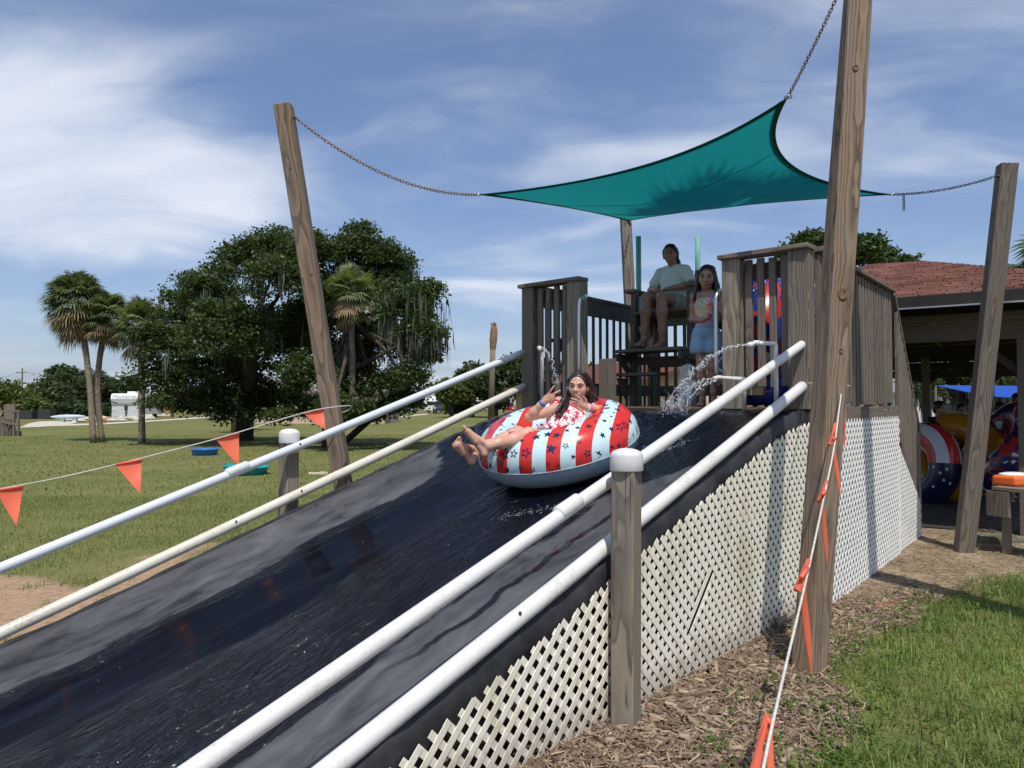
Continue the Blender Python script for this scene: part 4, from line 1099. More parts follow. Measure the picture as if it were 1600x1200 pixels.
def head_prims(C_, Fd, U, s, fat=0.):
    Fd = Vector(Fd).normalized(); U = (Vector(U) - Fd * Vector(U).dot(Fd)).normalized(); Lx = U.cross(Fd)
    Mx = Matrix((Lx, Fd, U)).transposed(); P = lambda l, f, u: C_ + (Lx * l + Fd * f + U * u) * s
    p = [ell(P(0, -.012, .024), Vector((.074, .094, .090)) * s, Mx, .02), ell(P(0, .018, -.028), Vector((.062 + fat, .072, .084)) * s, Mx, .03),
         ell(P(0, .052, -.088), Vector((.030 + fat * .6, .030, .026)) * s, Mx, .025)]
    for g in (-1, 1):
        p += [ell(P(.036 * g, .052, -.032), Vector((.028, .026, .028)) * s, Mx, .02), cap_(P(.014 * g, .083, .022), P(.044 * g, .070, .020), .011 * s, .009 * s, .012),
              ell(P(.076 * g, -.008, -.012), Vector((.009, .019, .031)) * s, Mx, .006), cut(ell(P(.032 * g, .094, .002), Vector((.016, .012, .010)) * s, Mx, .010)),
              ell(P(.013 * g, .093, -.030), Vector((.009, .010, .008)) * s, Mx, .006)]
    p += [cap_(P(0, .088, .006), P(0, .106, -.026), .0075 * s, .0115 * s, .012), ell(P(0, .082, -.058), Vector((.026, .014, .014)) * s, Mx, .015)]
    return p, P, Mx
def face_parts(root, P, Mx, s, squint=False, smile=False):
    for g in (-1, 1):
        if squint:
            q = MB(); q.tube([P(.017 * g, .087, .000), P(.026 * g, .0885, .0035), P(.036 * g, .086, .003), P(.045 * g, .079, -.001)], [.0012 * s, .0033 * s, .0034 * s, .0012 * s], 6); q.obj('eye', M['iris'], root, True)
        else:
            q = MB(); q.ball(P(.032 * g, .080, .002), Vector((.0135, .0085, .0060)) * s, 10, Mx); e = q.obj('eye', M['eye_white'], root, True)
            q = MB(); q.ball(P(.031 * g, .0868, .002), Vector((.0065, .003, .0068)) * s, 8, Mx); q.obj('iris', M['iris'], e, True)
            q = MB(); q.tube([P(.016 * g, .087, .004), P(.026 * g, .0895, .0105), P(.038 * g, .0865, .010), P(.048 * g, .076, .003)], .0023 * s, 6); q.obj('eyelash', M['brow'], e, True)
        q = MB(); q.tube([P(.014 * g, .093, .020 if squint else .024), P(.028 * g, .0925, .026 if squint else .031), P(.042 * g, .084, .026 if squint else .029), P(.052 * g, .074, .020)], [.0022 * s, .0035 * s, .0032 * s, .0014 * s], 6); q.obj('eyebrow', M['brow'], root, True)
    k = .010 if smile else .002
    q = MB(); q.tube([P(-.027, .081, -.056 + k), P(-.013, .0935, -.057), P(0, .0965, -.058), P(.013, .0935, -.057), P(.027, .081, -.056 + k)], [.0015 * s, .0036 * s, .0034 * s, .0036 * s, .0015 * s], 7)
    q.tube([P(-.025, .081, -.059 + k), P(-.012, .092, -.069), P(0, .0945, -.0715), P(.012, .092, -.069), P(.025, .081, -.059 + k)], [.0015 * s, .004 * s, .0048 * s, .004 * s, .0015 * s], 7); q.obj('lips', M['lip'], root, True)
    if smile:
        q = MB(); q.tube([P(-.019, .0865, -.059), P(-.01, .0935, -.0635), P(.01, .0935, -.0635), P(.019, .0865, -.059)], [.002 * s, .0045 * s, .0045 * s, .002 * s], 7); q.obj('teeth', M['teeth'], root, True)
def hand_prims(w, d, nrm, k, tips, thumb=None, sgn=1):
    """palm and five fingers. tips: four entries, a point the finger reaches to or None when curled into the palm"""
    w = Vector(w); d = Vector(d).normalized(); nrm = Vector(nrm); nrm = (nrm - d * nrm.dot(d)).normalized(); s = d.cross(nrm) * sgn
    Mx = Matrix((s, d, nrm)).transposed()
    p = [cap_(w - d * .01 * k, w + d * .03 * k, .021 * k, .022 * k, .015), ell(w + d * .052 * k, Vector((.039, .050, .0155)) * k, Mx, .015)]
    for i, t in enumerate(tips):
        b_ = w + d * (.085 - .004 * abs(i - 1.4)) * k + s * (-.029 + .0195 * i) * k; L = (.074, .082, .076, .060)[i] * k; r = (.0088, .0090, .0086, .0076)[i] * k
        p.append(cap_(w + d * .045 * k + s * (-.022 + .015 * i) * k, b_, r * 1.15, r * 1.1, .008))
        if t is None:
            m1 = b_ + (d * .45 + nrm * .9).normalized() * L * .48; m2 = m1 + (-d * .75 + nrm * .5).normalized() * L * .36; m3 = m2 + (-d * .9 - nrm * .35).normalized() * L * .22
            p += [cap_(b_, m1, r, r, .005), cap_(m1, m2, r, r * .9, .004), cap_(m2, m3, r * .9, r * .8, .004)]
        else:
            t = Vector(t); v = t - b_; v = v.normalized() * min(v.length, L * 1.12) if v.length > L * 1.12 or v.length < L * .5 else v
            mid = b_ + v * .52 - nrm * (.10 * L); p += [cap_(b_, mid, r, r * .92, .004), cap_(mid, b_ + v, r * .92, r * .74, .004)]
    tb = w + d * .022 * k - s * .026 * k
    tt = Vector(thumb) if thumb is not None else w + d * .085 * k - s * .040 * k + nrm * .025 * k
    v = tt - tb; v = v.normalized() * min(max(v.length, .06 * k), .078 * k)
    side = -s - v.normalized() * (-s).dot(v.normalized())
    mid = tb + v * .5 + side * .008 * k
    p += [cap_(tb, mid, .0125 * k, .0105 * k, .010), cap_(mid, tb + v, .0102 * k, .008 * k, .004)]
    return p
def foot_prims(an, heel, ball, tip, up, k, s_dir):
    an, heel, ball, tip = (Vector(x) for x in (an, heel, ball, tip)); s_ = Vector(s_dir).normalized()
    p = [cap_(an, heel, .030 * k, .029 * k, .02), cap_(an, ball, .029 * k, .024 * k, .02), cap_(heel, ball, .027 * k, .026 * k, .02)]
    for i in range(5):
        o = s_ * (-.034 + .017 * i) * k; ln = (.95, .95, .88, .8, .7)[i]
        p.append(cap_(lerp(heel, ball, .55) + o * .45, ball + o * .8, .020 * k, .017 * k, .015))
        r = (.0125, .0095, .009, .0085, .008)[i] * k
        p.append(cap_(ball + o * .9, ball + o * 1.12 + (tip - ball) * ln, r * 1.1, r, .004))
    return p
def limb(a, m_, b_, r0, r1, r2, k=.025, bulge=1.1, back=None):
    a, m_, b_ = Vector(a), Vector(m_), Vector(b_); c1 = lerp(a, m_, .45); c2 = lerp(m_, b_, .32); c3 = lerp(m_, b_, .75)
    if back is not None: c2 = c2 + Vector(back)
    return [cap_(a, c1, r0, (r0 + r1) * .5 * 1.04, k), cap_(c1, m_, (r0 + r1) * .5 * 1.04, r1, k), cap_(m_, c2, r1, r1 * bulge, k), cap_(c2, c3, r1 * bulge, (r1 + r2) * .48, k), cap_(c3, b_, (r1 + r2) * .48, r2, k)]
def torso_prims(pel, waist, chest, neck, shl, hipl, k, flat, belly=1.):
    """shl, hipl: the two shoulder and hip points; flat: forward direction of the chest"""
    X = (Vector(shl[1]) - Vector(shl[0])).normalized(); U = (Vector(neck) - Vector(pel)).normalized(); Fd = X.cross(U).normalized()
    if Fd.dot(Vector(flat)) < 0: Fd = -Fd
    Mx = Matrix((X, Fd, U)).transposed(); hw = (Vector(shl[1]) - Vector(shl[0])).length / 2
    pel, waist, chest, neck = (Vector(x) for x in (pel, waist, chest, neck))
    p = [ell(pel, (hw * .98, .100 * k, .115 * k), Mx, .04), ell(waist, (hw * .80 * belly, .088 * k * belly, .13 * k), Mx, .05), ell(chest, (hw * .92, .100 * k, .145 * k), Mx, .05)]
    core = list(p)
    for s_ in shl: p.append(cap_(lerp(neck, Vector(s_), .25) - U * .012, s_, .043 * k, .046 * k, .03))
    return p, core, Mx, U, Fd, X

# ---------------------------------------------------------------- swim rings
def ring_map(C_, nrm, x, Rm, r, squash=1.):
    Mx = frame(nrm, x)
    def f(th, ph, off=0.):
        rr = r + off
        return C_ + Mx @ Vector(((Rm + rr * math.cos(ph)) * math.cos(th), (Rm + rr * math.cos(ph)) * math.sin(th), rr * squash * math.sin(ph)))
    return f
def ring(name, label, C_, nrm, x, Rm, r, mats, which, cols=160, rows=36, twist=0., wrinkle=.0, group=None, squash=1.):
    f = ring_map(C_, nrm, x, Rm, r, squash); V = []; Fq = []; mi = []
    for i in range(cols):
        for j in range(rows):
            ph = 2 * math.pi * j / rows - math.pi / 2; th = 2 * math.pi * i / cols + twist * (math.sin((ph - .2)))
            w = wrinkle * math.sin(i * 2 * math.pi / 3.2 + math.sin(i)) * math.exp(-((ph + .15) / .35) ** 2) + wrinkle * math.sin(i * 2.1) * math.exp(-((abs(ph) - math.pi) / .4) ** 2)
            V.append(f(th, ph, w))
    for i in range(cols):
        for j in range(rows):
            a, b_ = i * rows + j, i * rows + (j + 1) % rows; c, d = ((i + 1) % cols) * rows + (j + 1) % rows, ((i + 1) % cols) * rows + j
            Fq.append((a, d, c, b_)); mi.append(which(i, j, 2 * math.pi * (j + .5) / rows - math.pi / 2))
    me = np_mesh(name, np.array([tuple(v) for v in V]), Fq, True, None, mi)
    for m_ in mats: me.materials.append(m_)
    o = link(name, me); tag(o, label, 'swim ring', group)
    return o, f
def star_print(f, items, Rm, r, mat, parent, outline=False, name='star_print'):
    q = MB()
    for th, ph, s, rot in items:
        ringr = []
        for k in range(10):
            a = rot + k * math.pi / 5; rad = s if k % 2 == 0 else s * .42; ringr.append((rad * math.cos(a), rad * math.sin(a)))
        fr = (.60, .8, 1.) if outline else (.25, .5, .75, 1.)
        pt = lambda x, y: f(th + x / (Rm + r * math.cos(ph)), ph + y / r, .0016)
        rows = [[pt(x * g, y * g) for x, y in ringr] for g in fr]; k0 = 0
        vs = [p for row in rows for p in row]; fs = [(g * 10 + k, g * 10 + (k + 1) % 10, (g + 1) * 10 + (k + 1) % 10, (g + 1) * 10 + k) for g in range(len(fr) - 1) for k in range(10)]
        if not outline: vs.append(pt(0, 0)); fs += [(len(vs) - 1, k, (k + 1) % 10) for k in range(10)]
        q.add(vs, [tuple(reversed(x)) for x in fs])
    return tag(q.obj(name, mat, parent, False), kind='stuff')
def vinyl(name, c, rough=.22): return newmat(name, c, rough, .5)[0]
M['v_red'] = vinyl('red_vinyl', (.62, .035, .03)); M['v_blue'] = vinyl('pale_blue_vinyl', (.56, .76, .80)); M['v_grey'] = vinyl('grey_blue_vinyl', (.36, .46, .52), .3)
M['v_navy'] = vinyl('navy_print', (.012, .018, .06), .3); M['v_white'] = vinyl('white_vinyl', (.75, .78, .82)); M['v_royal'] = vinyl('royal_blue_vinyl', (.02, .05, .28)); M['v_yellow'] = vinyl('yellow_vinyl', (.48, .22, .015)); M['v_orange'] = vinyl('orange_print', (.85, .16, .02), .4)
RN = Vector((-.30 * UX, -.30 * UY, .954)).normalized()
Rm, rm = .415, .207
dd = 5.0
for _ in range(400):
    RC = W(871, 688, dd); rel = RC - Vector((.72, 4.17, 0)); t_ = rel.x * UX + rel.y * UY
    if RC.z < float(zs(t_)) - .105 + rm * 1.05: break
    dd += .004
NP = 20
def stripe_mat():
    m, n, b = newmat('striped_vinyl', (.6, .1, .1), .20, .5)
    o = n.add('ShaderNodeTexCoord').outputs['Object']; x, y, z = n.sep(n.vec('SUBTRACT', o, tuple(RC)))
    e = n.math('ADD', n.math('MULTIPLY', x, .955), n.math('MULTIPLY', y, -.297))
    d = n.math('ADD', n.math('MULTIPLY', x, .297), n.math('MULTIPLY', y, .955))
    e = n.math('ADD', e, n.math('MULTIPLY', n.math('SINE', n.math('MULTIPLY', d, 7.)), .012))
    st = n.math('GREATER_THAN', n.math('FRACT', n.math('ADD', n.math('MULTIPLY', e, 1 / .196), 30.12)), .5)
    n.put(b, 'Base Color', n.mix(st, (.56, .76, .80, 1), (.62, .035, .03, 1))); return m
M['stripes'] = stripe_mat()
def rw(i, j, ph):
    if ph < -.16 or ph > math.pi * 1.05: return 2
    return 0
rideR, rf = ring('swim_ring', 'inflated ring with red and pale blue stripes and dark stars sliding down the slide', RC, RN, Vector((UX, UY, 0)), Rm, rm, [M['stripes'], M['stripes'], M['v_grey']], rw, NP * 8, 40, .20, .004)
random.seed(21); A_, B_ = [], []
for i in range(NP * 2):
    th0 = (i + .5) * 2 * math.pi / (NP * 2)
    for ph, s0 in ((.12, .022), (.62, .031), (1.15, .026), (1.62, .022), (2.1, .018), (2.6, .015)):
        if random.random() < .14: continue
        ph += random.uniform(-.12, .12); th = th0 + .20 * math.sin(ph - .2) + random.uniform(-.025, .025)
        s = s0 * random.choice((.55, .85, 1.15, 1.4)); (A_ if random.random() < .58 else B_).append((th, ph, s, random.uniform(0, 6.28)))
star_print(rf, A_, Rm, rm, M['v_navy'], rideR); star_print(rf, B_, Rm, rm, M['v_navy'], rideR, True, 'star_outline_print')
q = MB(); q.tube([rf(th, -.16, .002) for th in np.linspace(0, 2 * math.pi, 120)[:-1]], .0035, 6, closed=True); q.obj('seam', M['v_grey'], rideR, True)

# ---------------------------------------------------------------- rider in the ring
Wd = lambda l: [W(*p) for p in l]
dR = dd - 5.5                              # keep the rider with the ring
def Q(px, py, d): return W(px, py, d + dR)
pel = Q(871, 690, 5.44); waist = Q(880, 670, 5.52); chest = Q(889, 648, 5.58); neck = Q(895, 631, 5.62)
sh = [Q(866, 640, 5.55), Q(923, 638, 5.62)]; el = [Q(827, 652, 5.36), Q(963, 643, 5.50)]; wr = [Q(850, 628, 5.30), Q(917, 637, 5.36)]
hip = [Q(860, 693, 5.46), Q(880, 694, 5.42)]; kn = [Q(808, 677, 5.30), Q(826, 679, 5.16)]; an = [Q(747, 703, 5.06), Q(764, 697, 4.95)]
HC = Q(904, 603, 5.60); HF = Vector((-.30, -.93, -.10)); HU = Vector((.06, 0, 1)); hs = 1.0
tp, core, TM, TU, TF, TX = torso_prims(pel, waist, chest, neck, sh, hip, .80, (-.6, -.7, .2))
hp, HP, HM = head_prims(HC, HF, HU, hs)
tocam = (CAM - HC).normalized()
pr_ = tp + [cap_(neck, lerp(neck, HC, .7) - HF.normalized() * .01, .045, .043, .03)] + hp
for i in range(2): pr_ += limb(sh[i], el[i], wr[i], .040, .033, .022, .02, 1.08)
for i in range(2): pr_ += limb(hip[i], kn[i], an[i], .075, .049, .030, .03, 1.10, Vector((0, 0, -.012)))
d0 = (Q(867, 615, 5.27) - wr[0]).normalized(); d1 = (Q(899, 624, 5.33) - wr[1]).normalized()
pr_ += hand_prims(wr[0], d0, -tocam, .86, [Q(873, 591, 5.24), Q(883, 606, 5.27), None, None], Q(880, 618, 5.26), -1)
pr_ += hand_prims(wr[1], d1, -tocam, .86, [Q(889, 609, 5.30), Q(880, 618, 5.30), Q(879, 624, 5.31), Q(883, 629, 5.32)], Q(909, 613, 5.30), 1)
# feet: near one seen from its inner side, far one sole to the viewer
pr_ += foot_prims(an[1], Q(757, 709, 4.95), Q(731, 675, 4.91), Q(726.5, 667.5, 4.91), UZ, .86, Vector((.15, .8, -.2)))
pr_ += foot_prims(an[0], Q(737, 721, 5.0), Q(715, 695, 4.94), Q(712, 688, 4.93), UZ, .86, Vector((-.75, .15, -.65)))
rider = link('person', sdf_mesh('person', pr_, .0048), None, M['skin1'])
tag(rider, 'girl in red flowered swimsuit riding the striped ring, both hands making signs at her face', 'person')
face_parts(rider, HP, HM, hs, squint=True)
def flower_mat():
    m, n, b = newmat('white_with_red_flowers', (.8, .78, .78), .6, .3)
    o = n.add('ShaderNodeTexCoord').outputs['Object']; x, y, z = n.sep(o); p2 = n.comb(n.math('ADD', x, n.math('MULTIPLY', y, .35)), z, 0.)
    colr = (.82, .78, .79, 1)
    for sc__, lim, cc in ((17., .44, (.55, .015, .05, 1)), (34., .28, (.78, .10, .18, 1)), (55., .20, (.62, .03, .08, 1))):
        vo = n.add('ShaderNodeTexVoronoi', Scale=sc__, Randomness=.75); vo.voronoi_dimensions = '2D'; n.put(vo, 'Vector', p2)
        dl = n.vec('SUBTRACT', n.vec('SCALE', p2, scale=sc__), n.vec('SCALE', vo.outputs['Position'], scale=sc__)); a, c_, _z = n.sep(dl)
        pet = n.math('MULTIPLY', n.math('ADD', .70, n.math('MULTIPLY', n.math('COSINE', n.math('MULTIPLY', n.math('ARCTAN2', c_, a), 5.)), .3)), lim)
        on = n.math('LESS_THAN', vo.outputs['Distance'], pet)
        colr = n.mix(on, colr, cc)
    n.put(b, 'Base Color', colr); return m
M['flowers'] = flower_mat(); M['red_cloth'] = newmat('red_trim', (.65, .02, .03), .6, .3)[0]
top = Q(890, 635, 5.55)
kp = lambda X, Y, Z_: (X - top.x) * TU.x + (Y - top.y) * TU.y + (Z_ - top.z) * TU.z
suit = core + [cap_(hip[0], lerp(hip[0], kn[0], .12), .075, .072, .03), cap_(hip[1], lerp(hip[1], kn[1], .12), .075, .072, .03)]
sm = sdf_mesh('swimsuit', suit, .006, lambda X, Y, Z_: kp(X, Y, Z_), .005); link('swimsuit', sm, rider, M['flowers'])
sm = sdf_mesh('swimsuit_trim', core, .005, lambda X, Y, Z_: np.maximum(kp(X, Y, Z_) - .012, -kp(X, Y, Z_) - .008), .008); link('swimsuit_trim', sm, rider, M['red_cloth'])
q = MB()
for i in range(2): q.tube([chest + TX * (.075 * (1 if i else -1)) + TU * .06 + TF * .085, lerp(neck, sh[i], .45) + TU * .038 + TF * .02, chest + TX * (.06 * (1 if i else -1)) + TU * .06 - TF * .09], .006, 6)
q.obj('strap', M['red_cloth'], rider, True)
def hair_mesh(name, root, P, Mx, s, locks, low=-.02, front=.055, h=.006, face_h=.062):
    pr = [ell(P(0, -.016, .028), Vector((.083, .100, .097)) * s, Mx, .02), ell(P(0, -.045, -.02), Vector((.078, .066, .085)) * s, Mx, .03)]
    pr += locks + [cut(ell(P(0, .088, -.025), Vector((face_h + .011, .080, .104)) * s, Mx, .012))]
    return link(name, sdf_mesh(name, pr, h), root, M['hair'])
lk = []
for a, b_, c_, r0, r1 in (((-.072, .0, .0), Q(880, 626, 5.50), Q(869, 644, 5.44), .020, .010), ((-.06, -.03, -.02), Q(884, 634, 5.52), Q(875, 652, 5.47), .022, .008), ((.07, -.03, -.02), Q(928, 628, 5.62), Q(929, 652, 5.57), .026, .013), ((.05, -.06, -.05), Q(922, 634, 5.64), Q(921, 656, 5.55), .026, .01), ((.076, -.02, .03), Q(930, 610, 5.62), Q(933, 640, 5.6), .018, .014)):
    p0 = HP(*a); lk += [cap_(p0, b_, .024, r0, .02), cap_(b_, c_, r0, r1, .02)]
hair_mesh('hair', rider, HP, HM, hs, lk)
def strands(root, P, s, n_, tips, seed, part=.01):
    """loose locks laid over the hair: from the parting over the skull and down to the tips"""
    g = random.Random(seed); q = MB()
    for _ in range(n_):
        sg, tip, tr = g.choice(tips); f0 = g.uniform(-.07, .052); w = g.uniform(-.35, 1.)
        pts = [P(part + sg * .006, f0 + .01, .121 - abs(f0) * .35), P(part + sg * .045, f0 - .008, .108 - abs(f0) * .30), P(sg * .078, f0 - .022, .062 - abs(f0) * .2), P(sg * .089, f0 * .7 - .030, .005), P(sg * .085, f0 * .5 - .040, -.05)]
        t = Vector(tip) + Vector((g.gauss(0, tr), g.gauss(0, tr), g.gauss(0, tr * 1.6))); m_ = lerp(pts[-1], t, .5) + Vector((g.gauss(0, .008), g.gauss(0, .008), 0))
        q.tube(pts + [m_, t], [.0035 * s, .0045 * s, .0050 * s, .0050 * s, .0048 * s, .0040 * s, .0012 * s], 5)
    return q.obj('hair_strand', M['hair'], root, True)
def band(root, a, b_, f, r, cmat, w=.006, name='bracelet'):
    a, b_ = Vector(a), Vector(b_); d = (b_ - a).normalized(); c = lerp(a, b_, f); x = d.orthogonal().normalized(); y = d.cross(x); q = MB()
    q.tube([c + (x * math.cos(t) + y * math.sin(t)) * r for t in np.linspace(0, 2 * math.pi, 21)[:-1]], w, 6, closed=True); q.obj(name, cmat, root, True)
bm = {k: newmat('band_' + k, c, .45, .4)[0] for k, c in dict(blue=(.03, .14, .50), yellow=(.75, .52, .05), pink=(.80, .20, .35), mint=(.50, .75, .70), red=(.65, .06, .12), purple=(.20, .10, .50)).items()}
tag(strands(rider, HP, hs, 120, [(-1, Q(870, 646, 5.46), .014), (-1, Q(878, 650, 5.50), .016), (1, Q(929, 652, 5.58), .016), (1, Q(933, 640, 5.62), .014)], 3), kind='stuff')
for f, c in ((.86, 'blue'), (.93, 'blue'), (.80, 'yellow'), (.74, 'yellow')): band(rider, el[0], wr[0], f, .027, bm[c], .0045)
for f, c in ((.98, 'mint'), (.92, 'pink'), (.87, 'pink'), (.73, 'yellow'), (.62, 'red')): band(rider, el[1], wr[1], f, .028, bm[c], .0055)
band(rider, kn[0], an[0], .95, .040, bm['purple'], .011, 'anklet')

# ---------------------------------------------------------------- seated lifeguard
def C3v(f, l, z): return C3(f, l, z)
pel = C3(.02, 0, 2.80); waist = C3(.0, 0, 2.94); chest = C3(-.01, .0, 3.05); neck = C3(-.01, .0, 3.225)
sh = [C3(.0, .170, 3.155), C3(.0, -.170, 3.155)]; el = [C3(.02, .29, 2.955), C3(.06, -.28, 2.965)]; wr = [C3(.22, .10, 2.93), C3(.24, -.06, 2.915)]
hip = [C3(.06, .09, 2.77), C3(.06, -.10, 2.77)]; kn = [C3(.46, .10, 2.80), C3(.46, -.09, 2.79)]; an = [C3(.50, .12, 2.325), C3(.47, -.10, 2.30)]
HC = C3(.03, .02, 3.36); HF = (CAM - HC).normalized() + Vector((-.22, 0, .02)); HU = Vector((-.03, 0, 1))
tp, core, TM, TU, TF, TX = torso_prims(pel, waist, chest, neck, sh, hip, 1.0, -UD, 1.0)
hp, HP, HM = head_prims(HC, HF, HU, .97, .004)
pr_ = tp + [cap_(neck, lerp(neck, HC, .7), .050, .048, .03)] + hp
for i in range(2): pr_ += limb(sh[i], el[i], wr[i], .043, .036, .024)
for i in range(2): pr_ += limb(hip[i], kn[i], an[i], .086, .058, .033, .03, 1.08)
for i in range(2):
    pr_ += hand_prims(wr[i], (C3(.32, .0 + (.02 if i else .04), 2.885) - wr[i]), -UZ, .95, [None, None, None, None], None, 1 if i else -1)
    pr_ += foot_prims(an[i], an[i] - UZ * .055 + UD * .03, an[i] - UZ * .065 - UD * .13, an[i] - UZ * .07 - UD * .175, UZ, .98, VV_)
guard = link('person', sdf_mesh('person', pr_, .0075), None, M['skin2']); tag(guard, 'woman in pale mint T-shirt with dark tied hair sitting on the tall wooden chair', 'person')
face_parts(guard, HP, HM, .97, smile=True)
M['mint'] = mottled('pale_mint_cotton', (.72, .76, .72), (.64, .69, .65), 8., .85, .15, .3)
sv = []
for i in range(2): sv += [cap_(sh[i], lerp(sh[i], el[i], .58), .044, .056, .03)]
hem = C3(0, 0, 2.79)
sm = sdf_mesh('t_shirt', tp + [ell(lerp(pel, waist, .3), (.20, .13, .12), TM, .04)] + sv, .008, lambda X, Y, Z_: np.maximum(hem.z - Z_ + .0 * X, Z_ - (neck.z + .005)), .008); link('t_shirt', sm, guard, M['mint'])
M['dark_cloth'] = newmat('dark_shorts', (.03, .035, .05), .8, .2)[0]
sm = sdf_mesh('shorts', [ell(pel, (.19, .12, .12), TM, .04)] + [cap_(hip[i], lerp(hip[i], kn[i], .32), .100, .100, .03) for i in range(2)], .009, lambda X, Y, Z_: Z_ - 2.86, .008); link('shorts', sm, guard, newmat('khaki_shorts', (.36, .36, .28), .8, .2)[0])
hair_mesh('hair', guard, HP, HM, .97, [cap_(HP(0, -.10, .02), HP(.01, -.135, -.02), .045, .04, .02), cap_(HP(.01, -.135, -.02), HP(.06, -.10, -.14), .036, .024, .02), cap_(HP(.06, -.10, -.14), HP(.085, -.05, -.20), .024, .012, .02)], face_h=.066)
tag(strands(guard, HP, .97, 70, [(-1, HP(-.02, -.12, -.03), .012), (1, HP(.03, -.12, -.04), .012), (1, HP(.085, -.06, -.19), .012)], 4), kind='stuff')
M['sandal'] = newmat('dark_sandal', (.05, .05, .06), .6, .3)[0]; M['orange_shoe'] = newmat('orange_strap', (.75, .16, .05), .6, .3)[0]
for i in range(2):
    q = MB(); c = an[i] - UZ * .095 - UD * .055; q.ball(c, (.046, .125, .010), 14, Matrix((VV_.normalized(), -UD, UZ)).transposed()); s_ = q.obj('sandal', M['sandal'], guard, True)
    q = MB(); b0 = an[i] - UZ * .06 - UD * .09; q.tube([b0 + VV_ * .04 - UZ * .02, b0 + UZ * .012, b0 - VV_ * .04 - UZ * .02], .010, 8); q.obj('sandal_strap', M['v_white'] if i == 0 else M['orange_shoe'], s_, True)
band(guard, el[0], wr[0], .9, .033, M['v_white'], .004)

# ---------------------------------------------------------------- standing girl at the slide entry
g0 = W(1104, 600, 6.95); gx_, gy_ = g0.x, g0.y
Xg = Vector((.80, -.34, 0)).normalized(); Fg = Vector((-.42, -.90, 0)).normalized(); Xg = UZ.cross(-Fg) * 1.0
Xg = Fg.cross(UZ)      # towards her left hand side in the picture's right
if Xg.x < 0: Xg = -Xg
def GP(x, f, z): return Vector((gx_, gy_, Z_DECK)) + Xg * x + Fg * f + UZ * z
pel = GP(0, 0, .70); waist = GP(0, .0, .83); chest = GP(.0, 0, .96); neck = GP(.01, 0, 1.085)
sh = [GP(-.112, .0, 1.045), GP(.122, .0, 1.05)]; el = [GP(-.135, -.01, .83), GP(.15, .05, .84)]; wr = [GP(.0, .15, .80), GP(.10, .17, .88)]
hip = [GP(-.058, 0, .67), GP(.058, 0, .67)]; kn = [GP(-.045, .03, .37), GP(.06, .02, .37)]; an = [GP(-.04, .0, .065), GP(.065, -.02, .065)]
HC = GP(.012, .02, 1.215); HF = (CAM - HC).normalized() + Vector((-.10, 0, -.02)); HU = Vector((.04, 0, 1))
tp, core, TM, TU, TF, TX = torso_prims(pel, waist, chest, neck, sh, hip, .78, Fg)
hp, HP, HM = head_prims(HC, HF, HU, .98)
pr_ = tp + [cap_(neck, lerp(neck, HC, .7), .040, .040, .03)] + hp
for i in range(2): pr_ += limb(sh[i], el[i], wr[i], .031, .025, .018)
for i in range(2): pr_ += limb(hip[i], kn[i], an[i], .060, .038, .025, .03, 1.1, -Fg * .012)
pr_ += hand_prims(wr[0], Xg * .9 + Fg * .2 + UZ * .25, UZ, .80, [None] * 4, None, 1) + hand_prims(wr[1], UZ * .9 + Fg * .3, -Xg, .80, [None] * 4, None, 1)
for i in range(2): pr_ += foot_prims(an[i], an[i] - UZ * .04 - Fg * .03, an[i] - UZ * .048 + Fg * .11, an[i] - UZ * .052 + Fg * .145, UZ, .82, Xg)
girl = link('person', sdf_mesh('person', pr_, .0065), None, M['skin3']); tag(girl, 'girl standing at the slide entry in pink checked swimsuit and pale blue shorts, wet hair', 'person')
face_parts(girl, HP, HM, .98)
def gingham():
    m, n, b = newmat('pink_gingham', (.8, .4, .6), .7, .2); o = n.add('ShaderNodeTexCoord').outputs['Object']; x, y, z = n.sep(o)
    fx = n.math('GREATER_THAN', n.math('FRACT', n.math('MULTIPLY', n.math('ADD', x, n.math('MULTIPLY', y, -.4)), 52.)), .5); fz = n.math('GREATER_THAN', n.math('FRACT', n.math('MULTIPLY', z, 52.)), .5)
    c = n.mix(n.math('MULTIPLY', n.math('ADD', fx, fz), .5), (.80, .62, .74, 1), (.66, .30, .52, 1))
    # printed flowers on the chest
    ctr = GP(.0, .12, .94); vo = n.noise(o, 32., 1, .5)
    dd_ = n.vec('LENGTH', n.vec('MULTIPLY', n.vec('SUBTRACT', o, tuple(ctr)), (1., .3, .9)))
    mk = n.math('MULTIPLY', n.math('LESS_THAN', dd_, .085), n.math('GREATER_THAN', vo, .50)); hue = n.noise(o, 16., 1)
    c = n.mix(mk, c, n.ramp(hue, [(.40, (.80, .22, .18)), (.5, (.78, .62, .10)), (.6, (.35, .55, .18))]))
    n.put(b, 'Base Color', c); return m
neckz = GP(0, 0, 1.02).z
kb = lambda X, Y, Z_: np.maximum(Z_ - neckz - .03 * 0, 0 * X - 1)
link('swimsuit', sdf_mesh('swimsuit', core, .006, lambda X, Y, Z_: Z_ - neckz, .006), girl, gingham())
q = MB()
for i in (-1, 1): q.tube([GP(.06 * i, .085, 1.0), GP(.075 * i, .03, 1.085), GP(.05 * i, -.07, 1.02)], .006, 6)
q.obj('strap', newmat('pink_strap', (.70, .35, .50), .7)[0], girl, True)
sh_ = [ell(GP(0, 0, .70), (.112, .095, .09), TM, .03)] + [cap_(hip[i], lerp(hip[i], kn[i], .42) + Xg * (.014 * (1 if i else -1)), .072, .078, .02) for i in range(2)]
zb = GP(0, 0, .50).z; zt2 = GP(0, 0, .755).z
